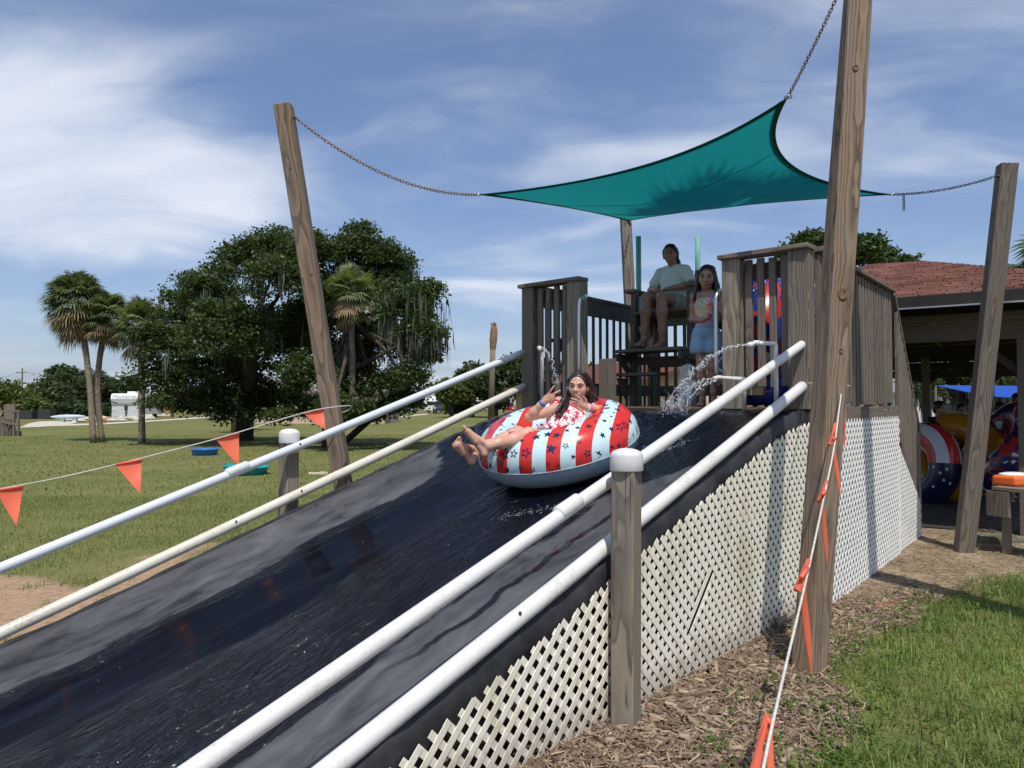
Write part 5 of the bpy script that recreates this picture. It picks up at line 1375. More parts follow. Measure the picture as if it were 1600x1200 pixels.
link('shorts', sdf_mesh('shorts', sh_, .007, lambda X, Y, Z_: np.maximum(zb - Z_, Z_ - zt2), .008), girl, mottled('pale_blue_cotton', (.30, .48, .62), (.24, .40, .54), 18., .8, .2, .4))
lk = []
for a, b_, c_, r0, r1 in (((-.07, .0, .0), GP(-.085, .02, 1.13), GP(-.10, .06, 1.02), .022, .012), ((-.05, -.05, -.04), GP(-.07, -.05, 1.12), GP(-.085, -.02, .98), .03, .012), ((.07, .0, .0), GP(.105, .02, 1.13), GP(.11, .06, .98), .024, .012), ((.05, -.05, -.05), GP(.09, -.05, 1.12), GP(.10, -.02, .95), .03, .012), ((0, -.09, -.03), GP(.01, -.08, 1.1), GP(.01, -.09, .96), .05, .02)):
    lk += [cap_(HP(*a), b_, .03, r0, .02), cap_(b_, c_, r0, r1, .02)]
hair_mesh('hair', girl, HP, HM, .98, lk + [cap_(HP(-.03, .085, .075), HP(-.02, .098, .03), .012, .006, .01), cap_(HP(.02, .085, .078), HP(.03, .096, .035), .012, .006, .01)], face_h=.058)

tag(strands(girl, HP, .98, 110, [(-1, GP(-.098, .05, 1.0), .012), (-1, GP(-.085, -.02, .97), .014), (1, GP(.108, .05, .98), .012), (1, GP(.10, -.02, .95), .014)], 5), kind='stuff')
# ---------------------------------------------------------------- rings leaning behind the right rail and under the pavilion
def blotch(name, cols, scale, stretch=(1, 1, 1)):
    m, n, b = newmat(name, cols[0], .28, .5)
    f = n.noise(n.map(n.add('ShaderNodeTexCoord').outputs['Object'], stretch), scale, 1.5, .5, .6)
    k = len(cols); pts = [(.30 + .42 * i / k, c) for i, c in enumerate(cols)]
    n.put(b, 'Base Color', n.ramp(f, pts, 'CONSTANT')); return m
M['patriot'] = blotch('red_white_blue_vinyl', [(.50, .66, .70), (.012, .03, .20), (.015, .035, .22), (.42, .03, .03), (.015, .03, .2), (.55, .68, .72)], 4.2, (1, 1, .7))
M['patriot2'] = blotch('blue_red_vinyl', [(.62, .03, .03), (.012, .03, .22), (.5, .66, .7), (.012, .03, .2), (.60, .05, .03)], 3.6)
M['camo'] = blotch('camouflage_print_vinyl', [(.55, .60, .68), (.014, .022, .09), (.016, .025, .10), (.45, .03, .03), (.014, .022, .09), (.58, .62, .7)], 4.2)
M['palmprint'] = blotch('pale_blue_palm_print_vinyl', [(.02, .10, .38), (.40, .62, .72), (.45, .66, .74), (.42, .64, .72), (.03, .12, .42)], 9.)
one = lambda i, j, ph: 0
rC = lambda s, v, z: D(s, v, Z_DECK + z)
ring('swim_ring', 'blue ring with white and red patches leaning behind the right entry rail', rC(.78, .60, .62), Vector((-.95, .30, .12)), UZ, .42, .20, [M['patriot']], one, 60, 20, group='rings stored on the deck')
ring('swim_ring', 'red and blue ring standing second behind the right entry rail', rC(.95, .62, .56), Vector((-.85, -.5, .30)), UZ, .38, .19, [M['patriot2']], one, 60, 20, group='rings stored on the deck')
ring('swim_ring', 'pale blue ring with dark palm tree print behind the corner post of the deck', rC(1.65, .64, .72), Vector((-.75, -.6, .25)), UZ, .40, .20, [M['palmprint']], one, 60, 20, group='rings stored on the deck')
o, _ = ring('swim_ring', 'dark navy ring lying flat on the deck behind the right rail', rC(.55, .38, .13), UZ, VV_, .30, .12, [M['v_royal']], one, 50, 16, group='rings stored on the deck')
q = MB(); q.box(D(.12, .45, Z_DECK + .16), (.24, .12, .12), frame(UZ, VV_)); tag(q.obj('foam_block', mottled('tan_foam', (.50, .38, .20), (.42, .31, .16), 8., .8)), 'tan block behind the slats of the right entry rail', 'block')
q = MB(); pw = D(.9, 1.42, 0)
q.box((pw.x, pw.y, Z_DECK + .19), (.12, .12, .38), frame(UZ, UD)); q.lathe([(.075, 0), (.075, .03), (.02, .06)], (pw.x, pw.y, Z_DECK + .375), 12); tag(q.obj('bollard', M['pvc']), 'short white square post standing on the deck below the footrest', 'post')
pf = W(1441, 738, 12.2)
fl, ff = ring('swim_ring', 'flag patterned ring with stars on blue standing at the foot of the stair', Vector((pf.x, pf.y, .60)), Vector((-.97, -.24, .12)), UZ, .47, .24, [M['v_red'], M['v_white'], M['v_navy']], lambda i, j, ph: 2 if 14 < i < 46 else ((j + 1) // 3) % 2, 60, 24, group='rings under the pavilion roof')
random.seed(5); star_print(ff, [(2 * math.pi * random.uniform(15, 46) / 60, random.uniform(.2, 2.6), .032, random.uniform(0, 6)) for _ in range(34)], .47, .24, M['v_white'], fl)
py_ = W(1492, 735, 12.0)
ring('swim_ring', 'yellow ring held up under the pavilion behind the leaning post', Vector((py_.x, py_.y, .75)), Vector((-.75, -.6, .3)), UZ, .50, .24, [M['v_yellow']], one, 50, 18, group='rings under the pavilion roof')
pk = W(1570, 700, 11.4)
ring('swim_ring', 'blue white camouflage patterned ring leaning beside the bench', Vector((pk.x, pk.y, .95)), Vector((-.80, .10, .55)), UZ, .54, .27, [M['camo']], one, 60, 20, group='rings under the pavilion roof')
q = MB(); bc = W(1592, 745, 7.95); bag = thing('life_vest', 'folded orange and white vest lying on the bench end', 'life vest', (bc.x, bc.y, .72))
q.box((bc.x + .02, bc.y + .12, .775), (.36, .26, .11), frame(UZ, (1, .5, 0))); bo = q.obj('orange_panel', M['v_orange'], bag)
bv = bo.modifiers.new('b', 'BEVEL'); bv.width = .03; bv.segments = 3
q = MB(); q.ball((bc.x + .03, bc.y + .12, .835), (.17, .11, .03), 10); q.obj('white_panel', M['v_white'], bag, True)

# children waiting in the shade under the roof
def standing(px, py, d, hgt, label, cloth, skinm, lean=0., bare=False, face=(-.3, -.9, 0), arm=None):
    k = hgt / 1.7; p = W(px, py, d); B = Vector((p.x, p.y, 0)); Fv = Vector(face).normalized(); Xv = Fv.cross(UZ)
    if Xv.x < 0: Xv = -Xv
    g = lambda x, f, z: B + (Xv * x + Fv * (f + lean * z) + UZ * z) * k
    pel, waist, chest, neck = g(0, 0, .92), g(0, 0, 1.08), g(0, 0, 1.25), g(0, 0, 1.42)
    sh = [g(-.17, 0, 1.37), g(.17, 0, 1.37)]; el = [g(-.22, .06, 1.10), g(.22, .06, 1.10)]; wr = [g(-.16, .26, 1.02), g(.16, .26, 1.02)]
    if arm is not None: wr[0] = W(*arm); el[0] = lerp(sh[0], wr[0], .55) - UZ * .09
    hip = [g(-.09, 0, .88), g(.09, 0, .88)]; kn = [g(-.10, .02, .48), g(.10, .02, .48)]; an = [g(-.10, 0, .08), g(.10, 0, .08)]
    HC = g(0, .03, 1.57); hf = Fv + Vector((0, 0, -.2)); s = k * 1.04 + (1 - k) * .35
    tp, core, TM, *_r = torso_prims(pel, waist, chest, neck, sh, hip, k, Fv); hp, HP, HM = head_prims(HC, hf, UZ, s)
    pr = tp + [cap_(neck, lerp(neck, HC, .7), .048 * k, .046 * k, .03)] + hp
    for i in range(2): pr += limb(sh[i], el[i], wr[i], .045 * k, .038 * k, .026 * k) + limb(hip[i], kn[i], an[i], .085 * k, .056 * k, .036 * k)
    for i in range(2):
        pr += hand_prims(wr[i], (wr[i] - el[i]), -UZ, k * .95, [None] * 4, None, 1 if i else -1) + foot_prims(an[i], an[i] - UZ * .05 * k - Fv * .03, an[i] - UZ * .06 * k + Fv * .12, an[i] - UZ * .062 * k + Fv * .17, UZ, k, Xv)
    o = link('person', sdf_mesh('person', pr, .011), None, skinm); tag(o, label, 'person'); face_parts(o, HP, HM, s)
    if not bare:
        sl2 = [cap_(sh[i], lerp(sh[i], el[i], .6), .056 * k, .062 * k, .02) for i in range(2)]; zl = pel.z - .04
        link('shirt', sdf_mesh('shirt', tp + sl2, .011, lambda X, Y, Z_: np.maximum(zl - Z_, Z_ - neck.z - .01), .010), o, cloth)
    z0, z1 = kn[0].z + .06, pel.z + .09
    link('shorts', sdf_mesh('shorts', [ell(pel, Vector((.17, .12, .12)) * k, TM, .03)] + [cap_(hip[i], kn[i], .095 * k, .085 * k, .02) for i in range(2)], .011, lambda X, Y, Z_: np.maximum(z0 - Z_, Z_ - z1), .009), o, M['dark_cloth'])
    hair_mesh('hair', o, HP, HM, s, [ell(HP(0, -.02, .05), Vector((.088, .10, .075)) * s, HM, .02)], h=.011, face_h=.066)
M['black_cloth'] = newmat('black_shirt', (.02, .02, .022), .85, .2)[0]
M['redblue_cloth'] = newmat('dark_red_shirt', (.30, .03, .04), .8, .2)[0]
standing(1466, 640, 12.4, 1.66, 'boy with short dark hair in black shirt reaching for the yellow ring', M['black_cloth'], M['skin3'], face=(.35, -.8, 0), arm=(1484, 676, 11.8))
standing(1501, 640, 12.8, 1.62, 'child in dark red shirt standing behind the yellow ring', M['redblue_cloth'], M['skin2'])
standing(1562, 640, 12.3, 1.64, 'bare chested boy behind the camouflage patterned ring', M['black_cloth'], M['skin3'], bare=True, face=(-.1, -.95, 0))
standing(1590, 640, 12.7, 1.8, 'tall person in black at the right end of the pavilion', M['black_cloth'], M['skin2'])
standing(1522, 640, 13.2, 1.66, 'child in black half hidden by the leaning grey post', M['black_cloth'], M['skin3'])

# ---------------------------------------------------------------- water spouts and splashes
def spout(label, pts, r, mat):
    root = thing('water_spout', label, 'pipe', pts[0], 'thin white water pipes at the slide entry')
    q = MB(); q.tube(pts, r, 12); q.obj('pipe', mat, root, True)
    for p, d in ((pts[-1], (pts[-1] - pts[-2]).normalized()), (pts[-2], (pts[-2] - pts[-3]).normalized())):
        q = MB(); q.tube([p - d * .03, p + d * .012], r * 1.28, 12); q.obj('fitting', mat, root, True)
e1 = W(1176, 536, 5.72); c1_ = W(1212, 537, 5.72)
spout('white pipe bent at the top like a gallows, water pouring from its end', [Vector((c1_.x, c1_.y, Z_DECK - .03)), c1_ - UZ * .02, c1_, e1 + Vector((.02, 0, 0)), e1 - UZ * .02 - Vector((.035, .02, 0))], .017, M['pvc'])
e2 = W(1122, 590, 6.05); c2_ = W(1163, 592, 6.05)
spout('low white pipe behind the upper guide pipe, spilling water to the left', [Vector((c2_.x, c2_.y, Z_DECK - .03)), c2_ - UZ * .02, c2_, e2, e2 - Vector((.03, .02, .008))], .015, M['pvc'])
e3 = W(843, 544, 7.35); c3_ = W(847, 546, 7.35)
spout('thin white pipe in front of the left rail with a short jet of water', [Vector((c3_.x, c3_.y, Z_DECK - .03)), c3_ - UZ * .08, c3_ - UZ * .01, c3_ + Vector((-.02, -.02, .004)), e3], .018, M['pvc'])
wm, n, b = newmat('clear_water', (.93, .96, .98), .03, .5); b.inputs['Transmission Weight'].default_value = 1.; b.inputs['IOR'].default_value = 1.33; M['water'] = wm
fm, n, b = newmat('water_foam', (.80, .84, .87), .12, .6); b.inputs['Transmission Weight'].default_value = .5; b.inputs['IOR'].default_value = 1.33; M['foam'] = fm
def jet(label, p0, p1, rise, r, n_, spread, drops):
    q = MB(); pts = []; rad = []
    v = p1 - p0
    for i in range(n_ + 1):
        f = i / n_; p = p0 + Vector((v.x * f, v.y * f, 0)) + UZ * (rise * f + (v.z - rise) * f * f)
        p += Vector([random.gauss(0, .004 + .010 * f) for _ in range(3)]); pts.append(p); rad.append(r * random.uniform(.45, 1.25) * (1 - .55 * f))
    q.tube(pts, rad, 7, True, 1)
    for _ in range(drops):
        f = random.betavariate(2, 1.1); i = min(int(f * n_), n_); s = spread * f
        p = pts[i] + Vector((random.gauss(0, s), random.gauss(0, s), random.gauss(0, s * .8) - .02 * f)); rr = random.uniform(.0012, .0040)
        q.ball(p, (rr * random.uniform(.6, 1.6), rr, rr * random.uniform(.7, 1.8)), 5, None, 1)
    o = q.obj('water_jet', [M['water'], M['foam']], None, True); tag(o, label, 'water', kind='stuff')
jet('jet of water arching from the bent pipe', e1 - UZ * .02 - Vector((.04, .02, 0)), W(1036, 642, 5.35), .03, .0065, 70, .022, 900)
jet('jet of water from the low pipe', e2 - Vector((.03, .02, .01)), W(1048, 640, 5.6), .01, .005, 60, .020, 450)
jet('falling strand of water beside the low pipe', W(1120, 596, 6.0), W(1062, 648, 5.5), .02, .008, 30, .02, 120)
jet('short jet of water from the left pipe', e3, W(872, 600, 6.9), .06, .007, 46, .010, 120)
q = MB()
for _ in range(950):
    f = random.random(); px = 1003 + 100 * f ** 1.5; py = 655 - 10 * f + random.gauss(0, 7); t, v = (0, 0)
    p = W(px, py, 5.45); rel = p - Vector((.72, 4.17, 0)); t = rel.x * UX + rel.y * UY; v = -UY * rel.x + UX * rel.y
    z = float(zs(t)) - .11 + abs(random.gauss(0, .035)) + .01; rr = random.uniform(.001, .0042)
    q.ball((p.x, p.y, z), (rr * random.uniform(.8, 2), rr * random.uniform(.8, 2), rr), 5)
for _ in range(120):                     # a wavelet pushed by the ring's front edge
    f = random.random(); p = W(768 + 110 * f, 778 + 8 * math.sin(f * 7) - 14 * f, 4.9) + Vector((random.gauss(0, .006), random.gauss(0, .03), 0)); rel = p - Vector((.72, 4.17, 0)); t = rel.x * UX + rel.y * UY
    rr = random.uniform(.0008, .0026); q.ball((p.x, p.y, float(zs(t)) - .10 + abs(random.gauss(0, .008))), (rr * 1.8, rr * 1.8, rr), 5)
for _ in range(22):                     # flecks in the stream
    t = random.uniform(-3.2, .5); v = random.uniform(.6, 2.0); p = S(t, v, float(zs(t)) - .098 + abs(random.gauss(0, .006))); rr = random.uniform(.0008, .0024); q.ball(p, (rr * 1.6, rr * 1.6, rr), 5)
tag(q.obj('splash', M['foam'], None, True), 'splashing water behind the ring and flecks on the wet liner', 'water', kind='stuff')

# ---------------------------------------------------------------- bits on the right hand ground
q = MB(); hz = [G(1308, 938), G(1310, 925), G(1316, 914), G(1330, 902), G(1345, 895), G(1358, 890)]
q.tube([p + UZ * (.022 + .03 * math.sin(i * .6)) for i, p in enumerate(hz)], .017, 10); tag(q.obj('hose', mottled('dark_grey_hose', (.06, .06, .065), (.11, .10, .09), 12., .7), None, True), 'short cut of dark grey hose lying on the mulch beside the tall post', 'hose')
for i, (px, py, rz, l) in enumerate(((1378, 951, .5, .17), (1402, 948, -.3, .10))):
    p = G(px, py); q = MB(); Mx = Matrix.Rotation(rz, 3, 'Z') @ Matrix.Rotation(.12, 3, 'X')
    q.tube([p + Mx @ Vector((-l / 2, 0, .012)), p + Mx @ Vector((-l * .2, .01, .022)), p + Mx @ Vector((l * .25, -.005, .020)), p + Mx @ Vector((l / 2, .008, .010))], [.012, .026, .022, .006], 6)
    tag(q.obj('bark_piece', mottled('red_brown_bark', (.30, .12, .06), (.20, .08, .04), 20., .9)), 'larger piece of red brown bark on the bare dirt' if i == 0 else 'small piece of red brown bark right of the larger one', 'bark')
p = G(1560, 846)
tag(link('concrete_lump', sdf_mesh('concrete_lump', [ell(p + Vector((random.uniform(-.3, .3), random.uniform(-.12, .12), .01)), (random.uniform(.1, .2), random.uniform(.06, .12), random.uniform(.05, .09)), None, .04) for _ in range(8)], .015), None, mottled('mossy_concrete', (.16, .15, .11), (.09, .09, .06), 7., .95, .1, .6)), 'low mossy concrete footing showing beside the grey leaning post', 'footing')
q = MB(); p = G(1082, 985) ; p = S(1.55, -.16, 0); 
for a_ in range(4): q.tube([p + Vector((random.uniform(-.1, .1), random.uniform(-.05, .05), .02 + .02 * a_)), p + Vector((random.uniform(-.1, .1), random.uniform(-.05, .05), .04 + .03 * a_))], random.uniform(.015, .03), 6)
tag(q.obj('log_scrap', M['pale_wood']), 'small heap of weathered wood scraps against the lattice foot', 'wood')

# ---------------------------------------------------------------- trees
def leaf_mesh(name, C_, size, flat=.35, seed=1, tb=None):
    n_ = len(C_); C_ = np.asarray(C_); g = np.random.default_rng(seed)
    a = g.normal(size=(n_, 3)); a[:, 2] *= .7; a /= np.linalg.norm(a, axis=1)[:, None]
    b_ = g.normal(size=(n_, 3)); b_[:, 2] *= flat; b_ -= a * (a * b_).sum(1)[:, None]; b_ /= np.linalg.norm(b_, axis=1)[:, None]
    s = (size * g.uniform(.55, 1.3, n_))[:, None]
    V = np.stack([C_ - a * s * .5, C_ + b_ * s * .27 + a * s * .05, C_ + a * s * .5, C_ - b_ * s * .27 + a * s * .05], 1).reshape(-1, 3)
    t = g.beta(2, 2.5, n_) if tb is None else np.clip(tb + g.normal(0, .16, n_), 0, 1)
    return np_mesh(name, V, (np.arange(n_) * 4)[:, None] + np.arange(4)[None], False, {'tint': ('POINT', np.repeat(t, 4))})
def crown_points(blobs, n_, seed, clump=.42, per=26, low=-.45, shell=.62):
    g = np.random.default_rng(seed); P = []; T = []
    w = np.array([b_[3] ** 2 for b_ in blobs]); w = w / w.sum(); k = max(1, n_ // per)
    for bi in g.choice(len(blobs), k, p=w):
        x, y, z, r = blobs[bi][:4]; d = g.normal(size=3); d /= np.linalg.norm(d)
        if d[2] < low: d[2] *= -.5
        rr = r * g.uniform(shell, 1.06) ; c = np.array([x, y, z]) + d * rr * np.array([1, 1, .85]); cr = clump * g.uniform(.5, 1.25)
        q = np.clip(g.normal(size=(per, 3)), -1.5, 1.5) * cr * np.array([.55, .55, .34]); P.append(c + q); T.append(np.full(per, .18 + .34 * g.random()))
    return np.concatenate(P), np.concatenate(T)
def tree(name, label, base, blobs, n_, leaf, mat, trunks, seed, clump=.42, moss=0, group=None, bark='oak_bark', low=-.45, shell=.62):
    root = thing(name, label, 'tree', base, group); random.seed(seed)
    if n_ > 20000:                        # break the big masses into boughs of uneven size
        gb = random.Random(seed); extra = []
        for x, y, z, r in blobs:
            for _ in range(4):
                a, e = gb.uniform(0, 6.28), gb.uniform(-.3, 1.3); rr = r * gb.uniform(.28, .5); k = r * gb.uniform(.72, 1.0)
                extra.append((x + k * math.cos(a) * math.cos(e), y + k * math.sin(a) * math.cos(e), z + k * math.sin(e) * .9, rr))
        blobs = [(x, y, z, r * .86) for x, y, z, r in blobs] + extra
    P, T = crown_points(blobs, n_, seed, clump, 26, low, shell)
    link('crown', leaf_mesh('crown', P, leaf, .5, seed, T), root, M[mat])
    q = MB()
    for tr in trunks: q.tube(tr[0], tr[1], 8)
    if trunks:
        top_ = Vector(trunks[0][0][-1])
        for b_ in blobs[:18]:
            c = Vector(b_[:3]); st_ = top_ if random.random() < .6 else lerp(Vector(trunks[0][0][0]), top_, random.uniform(.55, .95)); md = lerp(st_, c, .5) + Vector((random.gauss(0, .3), random.gauss(0, .3), random.uniform(-.1, .5))) * min(1, b_[3] * .5)
            r0 = trunks[0][1][-1] * random.uniform(.35, .6); q.tube([st_, lerp(st_, md, .6), md, c, c + UZ * b_[3] * .4], [r0, r0 * .85, r0 * .6, r0 * .35, r0 * .12], 6)
    q.obj('trunk', M[bark], root, True)
    if moss:
        V = []; Fq = []; T = []
        for _ in range(moss):
            b_ = random.choice([x for x in blobs if x[2] > 3.6] or blobs); a = random.uniform(0, 6.28); rr = b_[3] * random.uniform(.45, 1.); x, y, z = b_[0] + rr * math.cos(a), b_[1] + rr * math.sin(a), b_[2] - b_[3] * random.uniform(-.1, .65)
            for _k in range(16):
                L = random.uniform(.3, 1.3); w = random.uniform(.008, .025); xx, yy = x + random.gauss(0, .16), y + random.gauss(0, .16); zz = z + random.uniform(-.2, .2); an_ = random.uniform(0, 3.14); c, s = math.cos(an_) * w, math.sin(an_) * w; t = random.random()
                b0 = len(V); V += [(xx - c * .5, yy - s * .5, zz), (xx + c * .5, yy + s * .5, zz), (xx + c + random.gauss(0, .03), yy + s, zz - L * .45), (xx - c, yy - s, zz - L * .45), (xx + random.gauss(0, .05), yy, zz - L)]
                Fq += [(b0, b0 + 1, b0 + 2, b0 + 3), (b0 + 3, b0 + 2, b0 + 4, b0 + 4)]; T += [t] * 5
        me = bpy.data.meshes.new('moss'); me.from_pydata(V, [], [f if f[2] != f[3] else f[:3] for f in Fq]); a = me.attributes.new('tint', 'FLOAT', 'POINT'); a.data.foreach_set('value', T); tag(link('hanging_moss', me, root, M['moss']), kind='stuff')
    return root
def blobs_px(lst, d, jit, seed):
    g = random.Random(seed); out = []
    for px, py, r in lst:
        dd_ = d + g.uniform(-jit, jit); p = W(px, py, dd_); out.append((p.x, p.y, p.z, r * dd_ / F))
    return out
oak1 = [(258, 548, 48), (288, 505, 52), (330, 468, 52), (385, 412, 52), (426, 388, 42), (444, 445, 74), (352, 535, 74), (425, 555, 70), (300, 592, 52), (238, 596, 36), (375, 600, 48), (330, 630, 30), (404, 632, 30), (470, 520, 50), (274, 630, 26), (250, 628, 22), (300, 640, 24), (440, 625, 34), (350, 652, 18), (470, 640, 28), (400, 655, 20), (440, 655, 20)]
oak2 = [(505, 402, 46), (552, 388, 42), (596, 402, 40), (618, 432, 36), (560, 462, 70), (506, 490, 62), (640, 480, 44), (658, 520, 40), (604, 548, 58), (668, 560, 26), (540, 572, 50), (634, 596, 40), (565, 614, 42), (492, 600, 48), (654, 470, 26), (610, 640, 26), (520, 640, 30), (575, 645, 24), (640, 632, 26), (490, 645, 26), (545, 652, 22), (515, 656, 20), (585, 655, 18)]
gt = G(519, 700)
tree('oak_tree', 'big spreading live oak left of the leaning post, its crown reaching down over the lawn', G(382, 692), blobs_px(oak1, 30.5, 3, 3), 115000, .155, 'oak_leaf', [([G(382, 688), G(382, 688) + UZ * 1.6, W(392, 560, 30.5), W(400, 500, 30.5)], [.42, .36, .30, .22])], 11, .42, 60)
tree('oak_tree', 'live oak with hanging moss and ragged crown behind the leaning post', gt, blobs_px(oak2, 28., 3, 5), 105000, .145, 'oak_leaf', [([gt, gt + UZ * 1.5, W(535, 570, 27.8), W(550, 500, 28)], [.40, .36, .30, .22]), ([G(640, 668, 0) - Vector((0, 20, 0)), W(640, 600, 27), W(622, 540, 27.5)], [.14, .13, .10])], 12, .38, 85)
def palm(label, base, top, r0, r1, R_, nf, dead, seed, group='cabbage palms on the lawn', lean=.35, light=0.):
    root = thing('palm_tree', label, 'palm tree', base, group); random.seed(seed); q = MB(); N = 14; pts = []; rad = []
    for i in range(N + 1):
        f = i / N; p = lerp(base, top, f); p += Vector((math.sin(f * math.pi) * lean, 0, 0)); pts.append(p); rad.append(lerp(r0, r1, f) * random.uniform(.92, 1.08) * (1.18 if i == 0 else 1))
    q.tube(pts, rad, 12); q.obj('trunk', M['bark'], root, True)
    for nm, cnt, mat in (('crown', nf, 'palm_leaf'), ('dead_frond', dead, 'dead_frond')):
        V = []; Fq = []; T = []
        for k in range(cnt):
            a = random.uniform(0, 6.28); e = random.uniform(-.85, 1.45) if nm == 'crown' else random.uniform(-1.35, -.35)
            e = math.asin(min(1, max(-1, math.sin(e))))
            d = Vector((math.cos(a) * math.cos(e), math.sin(a) * math.cos(e), math.sin(e))); st_ = top + UZ * random.uniform(-.15, .2) - (UZ * random.uniform(.05, .35) if nm != 'crown' else UZ * 0)
            L = R_ * random.uniform(.40, .58); c = st_ + d * L - UZ * (.12 * L * L); sd = d.cross(UZ).normalized(); up = sd.cross(d)
            b0 = len(V); w = .018; V += [st_ - sd * w, st_ + sd * w, c + sd * w, c - sd * w]; Fq.append((b0, b0 + 1, b0 + 2, b0 + 3)); tn = random.uniform(.1, .85); T += [tn * .8] * 4
            NL = 19
            for j in range(NL):
                g = (j / (NL - 1) - .5) * 2; an_ = g * 1.65; dl = (d * math.cos(an_) + sd * math.sin(an_)).normalized(); ll = R_ * .56 * (1 - .28 * abs(g)) * random.uniform(.85, 1.1)
                md = c + dl * ll * .55 + up * (-.10 * R_ * abs(g)) + up * .02; tp_ = c + dl * ll - UZ * (ll * ll * random.uniform(.28, .5)) + up * (-.14 * R_ * abs(g)); ww = dl.cross(up).normalized() * (.024 * R_)
                b0 = len(V); V += [c, md + ww, tp_, md - ww]; Fq.append((b0, b0 + 1, b0 + 2, b0 + 3)); T += [min(1, max(0, tn + random.gauss(light, .15)))] * 4
        if cnt: link(nm, np_mesh(nm, [tuple(v) for v in V], Fq, False, {'tint': ('POINT', T)}), root, M[mat])
    return root
palm('tall cabbage palm with full shaggy crown, the larger of the leaning pair', G(146, 692), W(121, 470, 31.5), .135, .115, 1.5, 120, 50, 31, lean=.12)
palm('darker cabbage palm just right of the tall shaggy one', G(160, 691), W(168, 494, 31.5), .125, .11, 1.15, 85, 26, 32, lean=-.30)
palm('cabbage palm whose crown pokes out at the left edge of the oak', G(222, 693), W(220, 508, 31.), .13, .12, 1.25, 84, 30, 33, lean=.0, light=.12)
palm('cabbage palm growing through the oak crown right of the leaning post', W(551, 640, 27.2) * 1., W(549, 456, 26.8), .12, .10, 1.1, 60, 26, 34, lean=.0, light=.15)
pp_ = G(768, 662); pt = W(771, 512, 42.); dp = thing('dead_palm', 'bare dead palm trunk without fronds standing behind the left guide pipes', 'tree', pp_)
q = MB(); q.tube([W(767, 662, 42.), W(769, 580, 42.), W(770, 545, 42.)], [.20, .17, .16], 12); q.obj('trunk', M['bark'], dp, True)
q = MB(); random.seed(4)
q.tube([W(770, 546, 42.), W(771, 530, 42.), W(772, 515, 42.), W(771, 504, 42.)], [.17, .22, .20, .10], 10)
for _ in range(34):
    p = lerp(W(770, 546, 42.), W(771, 507, 42.), random.random()); a = random.uniform(0, 6.28); q.tube([p, p + Vector((math.cos(a) * .22, math.sin(a) * .22, .18))], [.05, .015], 5)
q.obj('dead_frond', mottled('brown_boots', (.22, .12, .06), (.34, .22, .12), 6., .9), dp)
for px, py, b_, lb in ((365, 672, 692, 'thin pale tree stem on the lawn left of the flags'), (393, 640, 672, 'thin pale tree stem just right of the first stem')):
    p = G(px, b_ if b_ < 690 else 676); p2 = W(px, 634, (p - CAM).dot(_f)); st2 = thing('young_palm', lb, 'tree', p); q = MB(); q.tube([p, lerp(p, p2, .5), p2], [.16, .13, .13], 9); q.obj('trunk', M['bark'], st2, True)
    pc = leaf_mesh('crown', np.array(p2) + np.random.default_rng(px).normal(size=(700, 3)) * [.55, .55, .25] + [0, 0, .35], .3, .5, px); link('crown', pc, st2, M['oak_leaf'])

# far scrub, each clump a tree of its own where it can be told apart
far = [('scrub_tree', 'low yellowish bush at the left edge of the far scrub', [(8, 622, 26), (34, 628, 22), (52, 640, 18)], 95., 'pale_leaf'), ('scrub_tree', 'rounded dark scrub tree behind the upturned boat', [(70, 622, 30), (95, 606, 28), (60, 640, 20), (104, 630, 30)], 105., 'far_leaf'),
       ('scrub_tree', 'tallest scrub tree of the far rise, flat topped', [(100, 580, 11), (86, 583, 9), (112, 588, 12), (118, 612, 36), (140, 604, 26)], 112., 'far_leaf'), ('scrub_tree', 'dark scrub tree behind the pair of palms', [(150, 612, 30), (172, 612, 24), (160, 632, 26), (135, 634, 24)], 108., 'far_leaf'),
       ('scrub_tree', 'scrub tree just behind the left camper', [(190, 618, 24), (206, 606, 14), (205, 630, 24), (178, 634, 20)], 112., 'far_leaf'), ('scrub_tree', 'low brush between far boat and camper', [(30, 650, 12), (60, 652, 10), (110, 644, 16), (150, 646, 14), (85, 645, 14)], 98., 'far_leaf'),
       ('pine_tree', 'open topped tree left of the bare palm trunk', [(738, 580, 12), (730, 590, 14), (752, 588, 14), (742, 610, 22), (720, 622, 18)], 95., 'far_leaf'), ('scrub_tree', 'dark tree clump behind the bare palm trunk', [(775, 600, 24), (795, 585, 26), (815, 572, 24), (800, 615, 26), (770, 628, 20), (835, 600, 26)], 90., 'far_leaf'),
       ('scrub_tree', 'tree right beside the white trailer and dark car', [(706, 620, 16), (716, 636, 14), (700, 605, 9)], 92., 'pale_leaf'), ('scrub_tree', 'tree seen through the back railing of the deck', [(880, 590, 30), (930, 600, 26), (985, 605, 30), (1040, 600, 34), (1090, 590, 30), (1140, 600, 30)], 60., 'far_leaf')]
for i, (nm, lb, bl, d, mt) in enumerate(far):
    bb = blobs_px(bl, d, 3, i); c0 = bb[0]; tp0 = Vector((c0[0], c0[1], c0[2])); tree(nm, lb, (c0[0], c0[1], 0), bb, 9000, .62, mt, [([Vector((c0[0], c0[1], 0)), lerp(Vector((c0[0], c0[1], 0)), tp0, .7)], [.3, .2])], 60 + i, 1.1, group='trees of the far scrub')
roofoak = [(1240, 400, 18), (1262, 386, 20), (1290, 388, 18), (1330, 398, 22), (1362, 384, 16), (1352, 402, 22), (1384, 402, 16), (1412, 412, 10), (1230, 425, 26), (1270, 420, 26), (1198, 430, 18)]
pr0 = W(1300, 632, 26.)
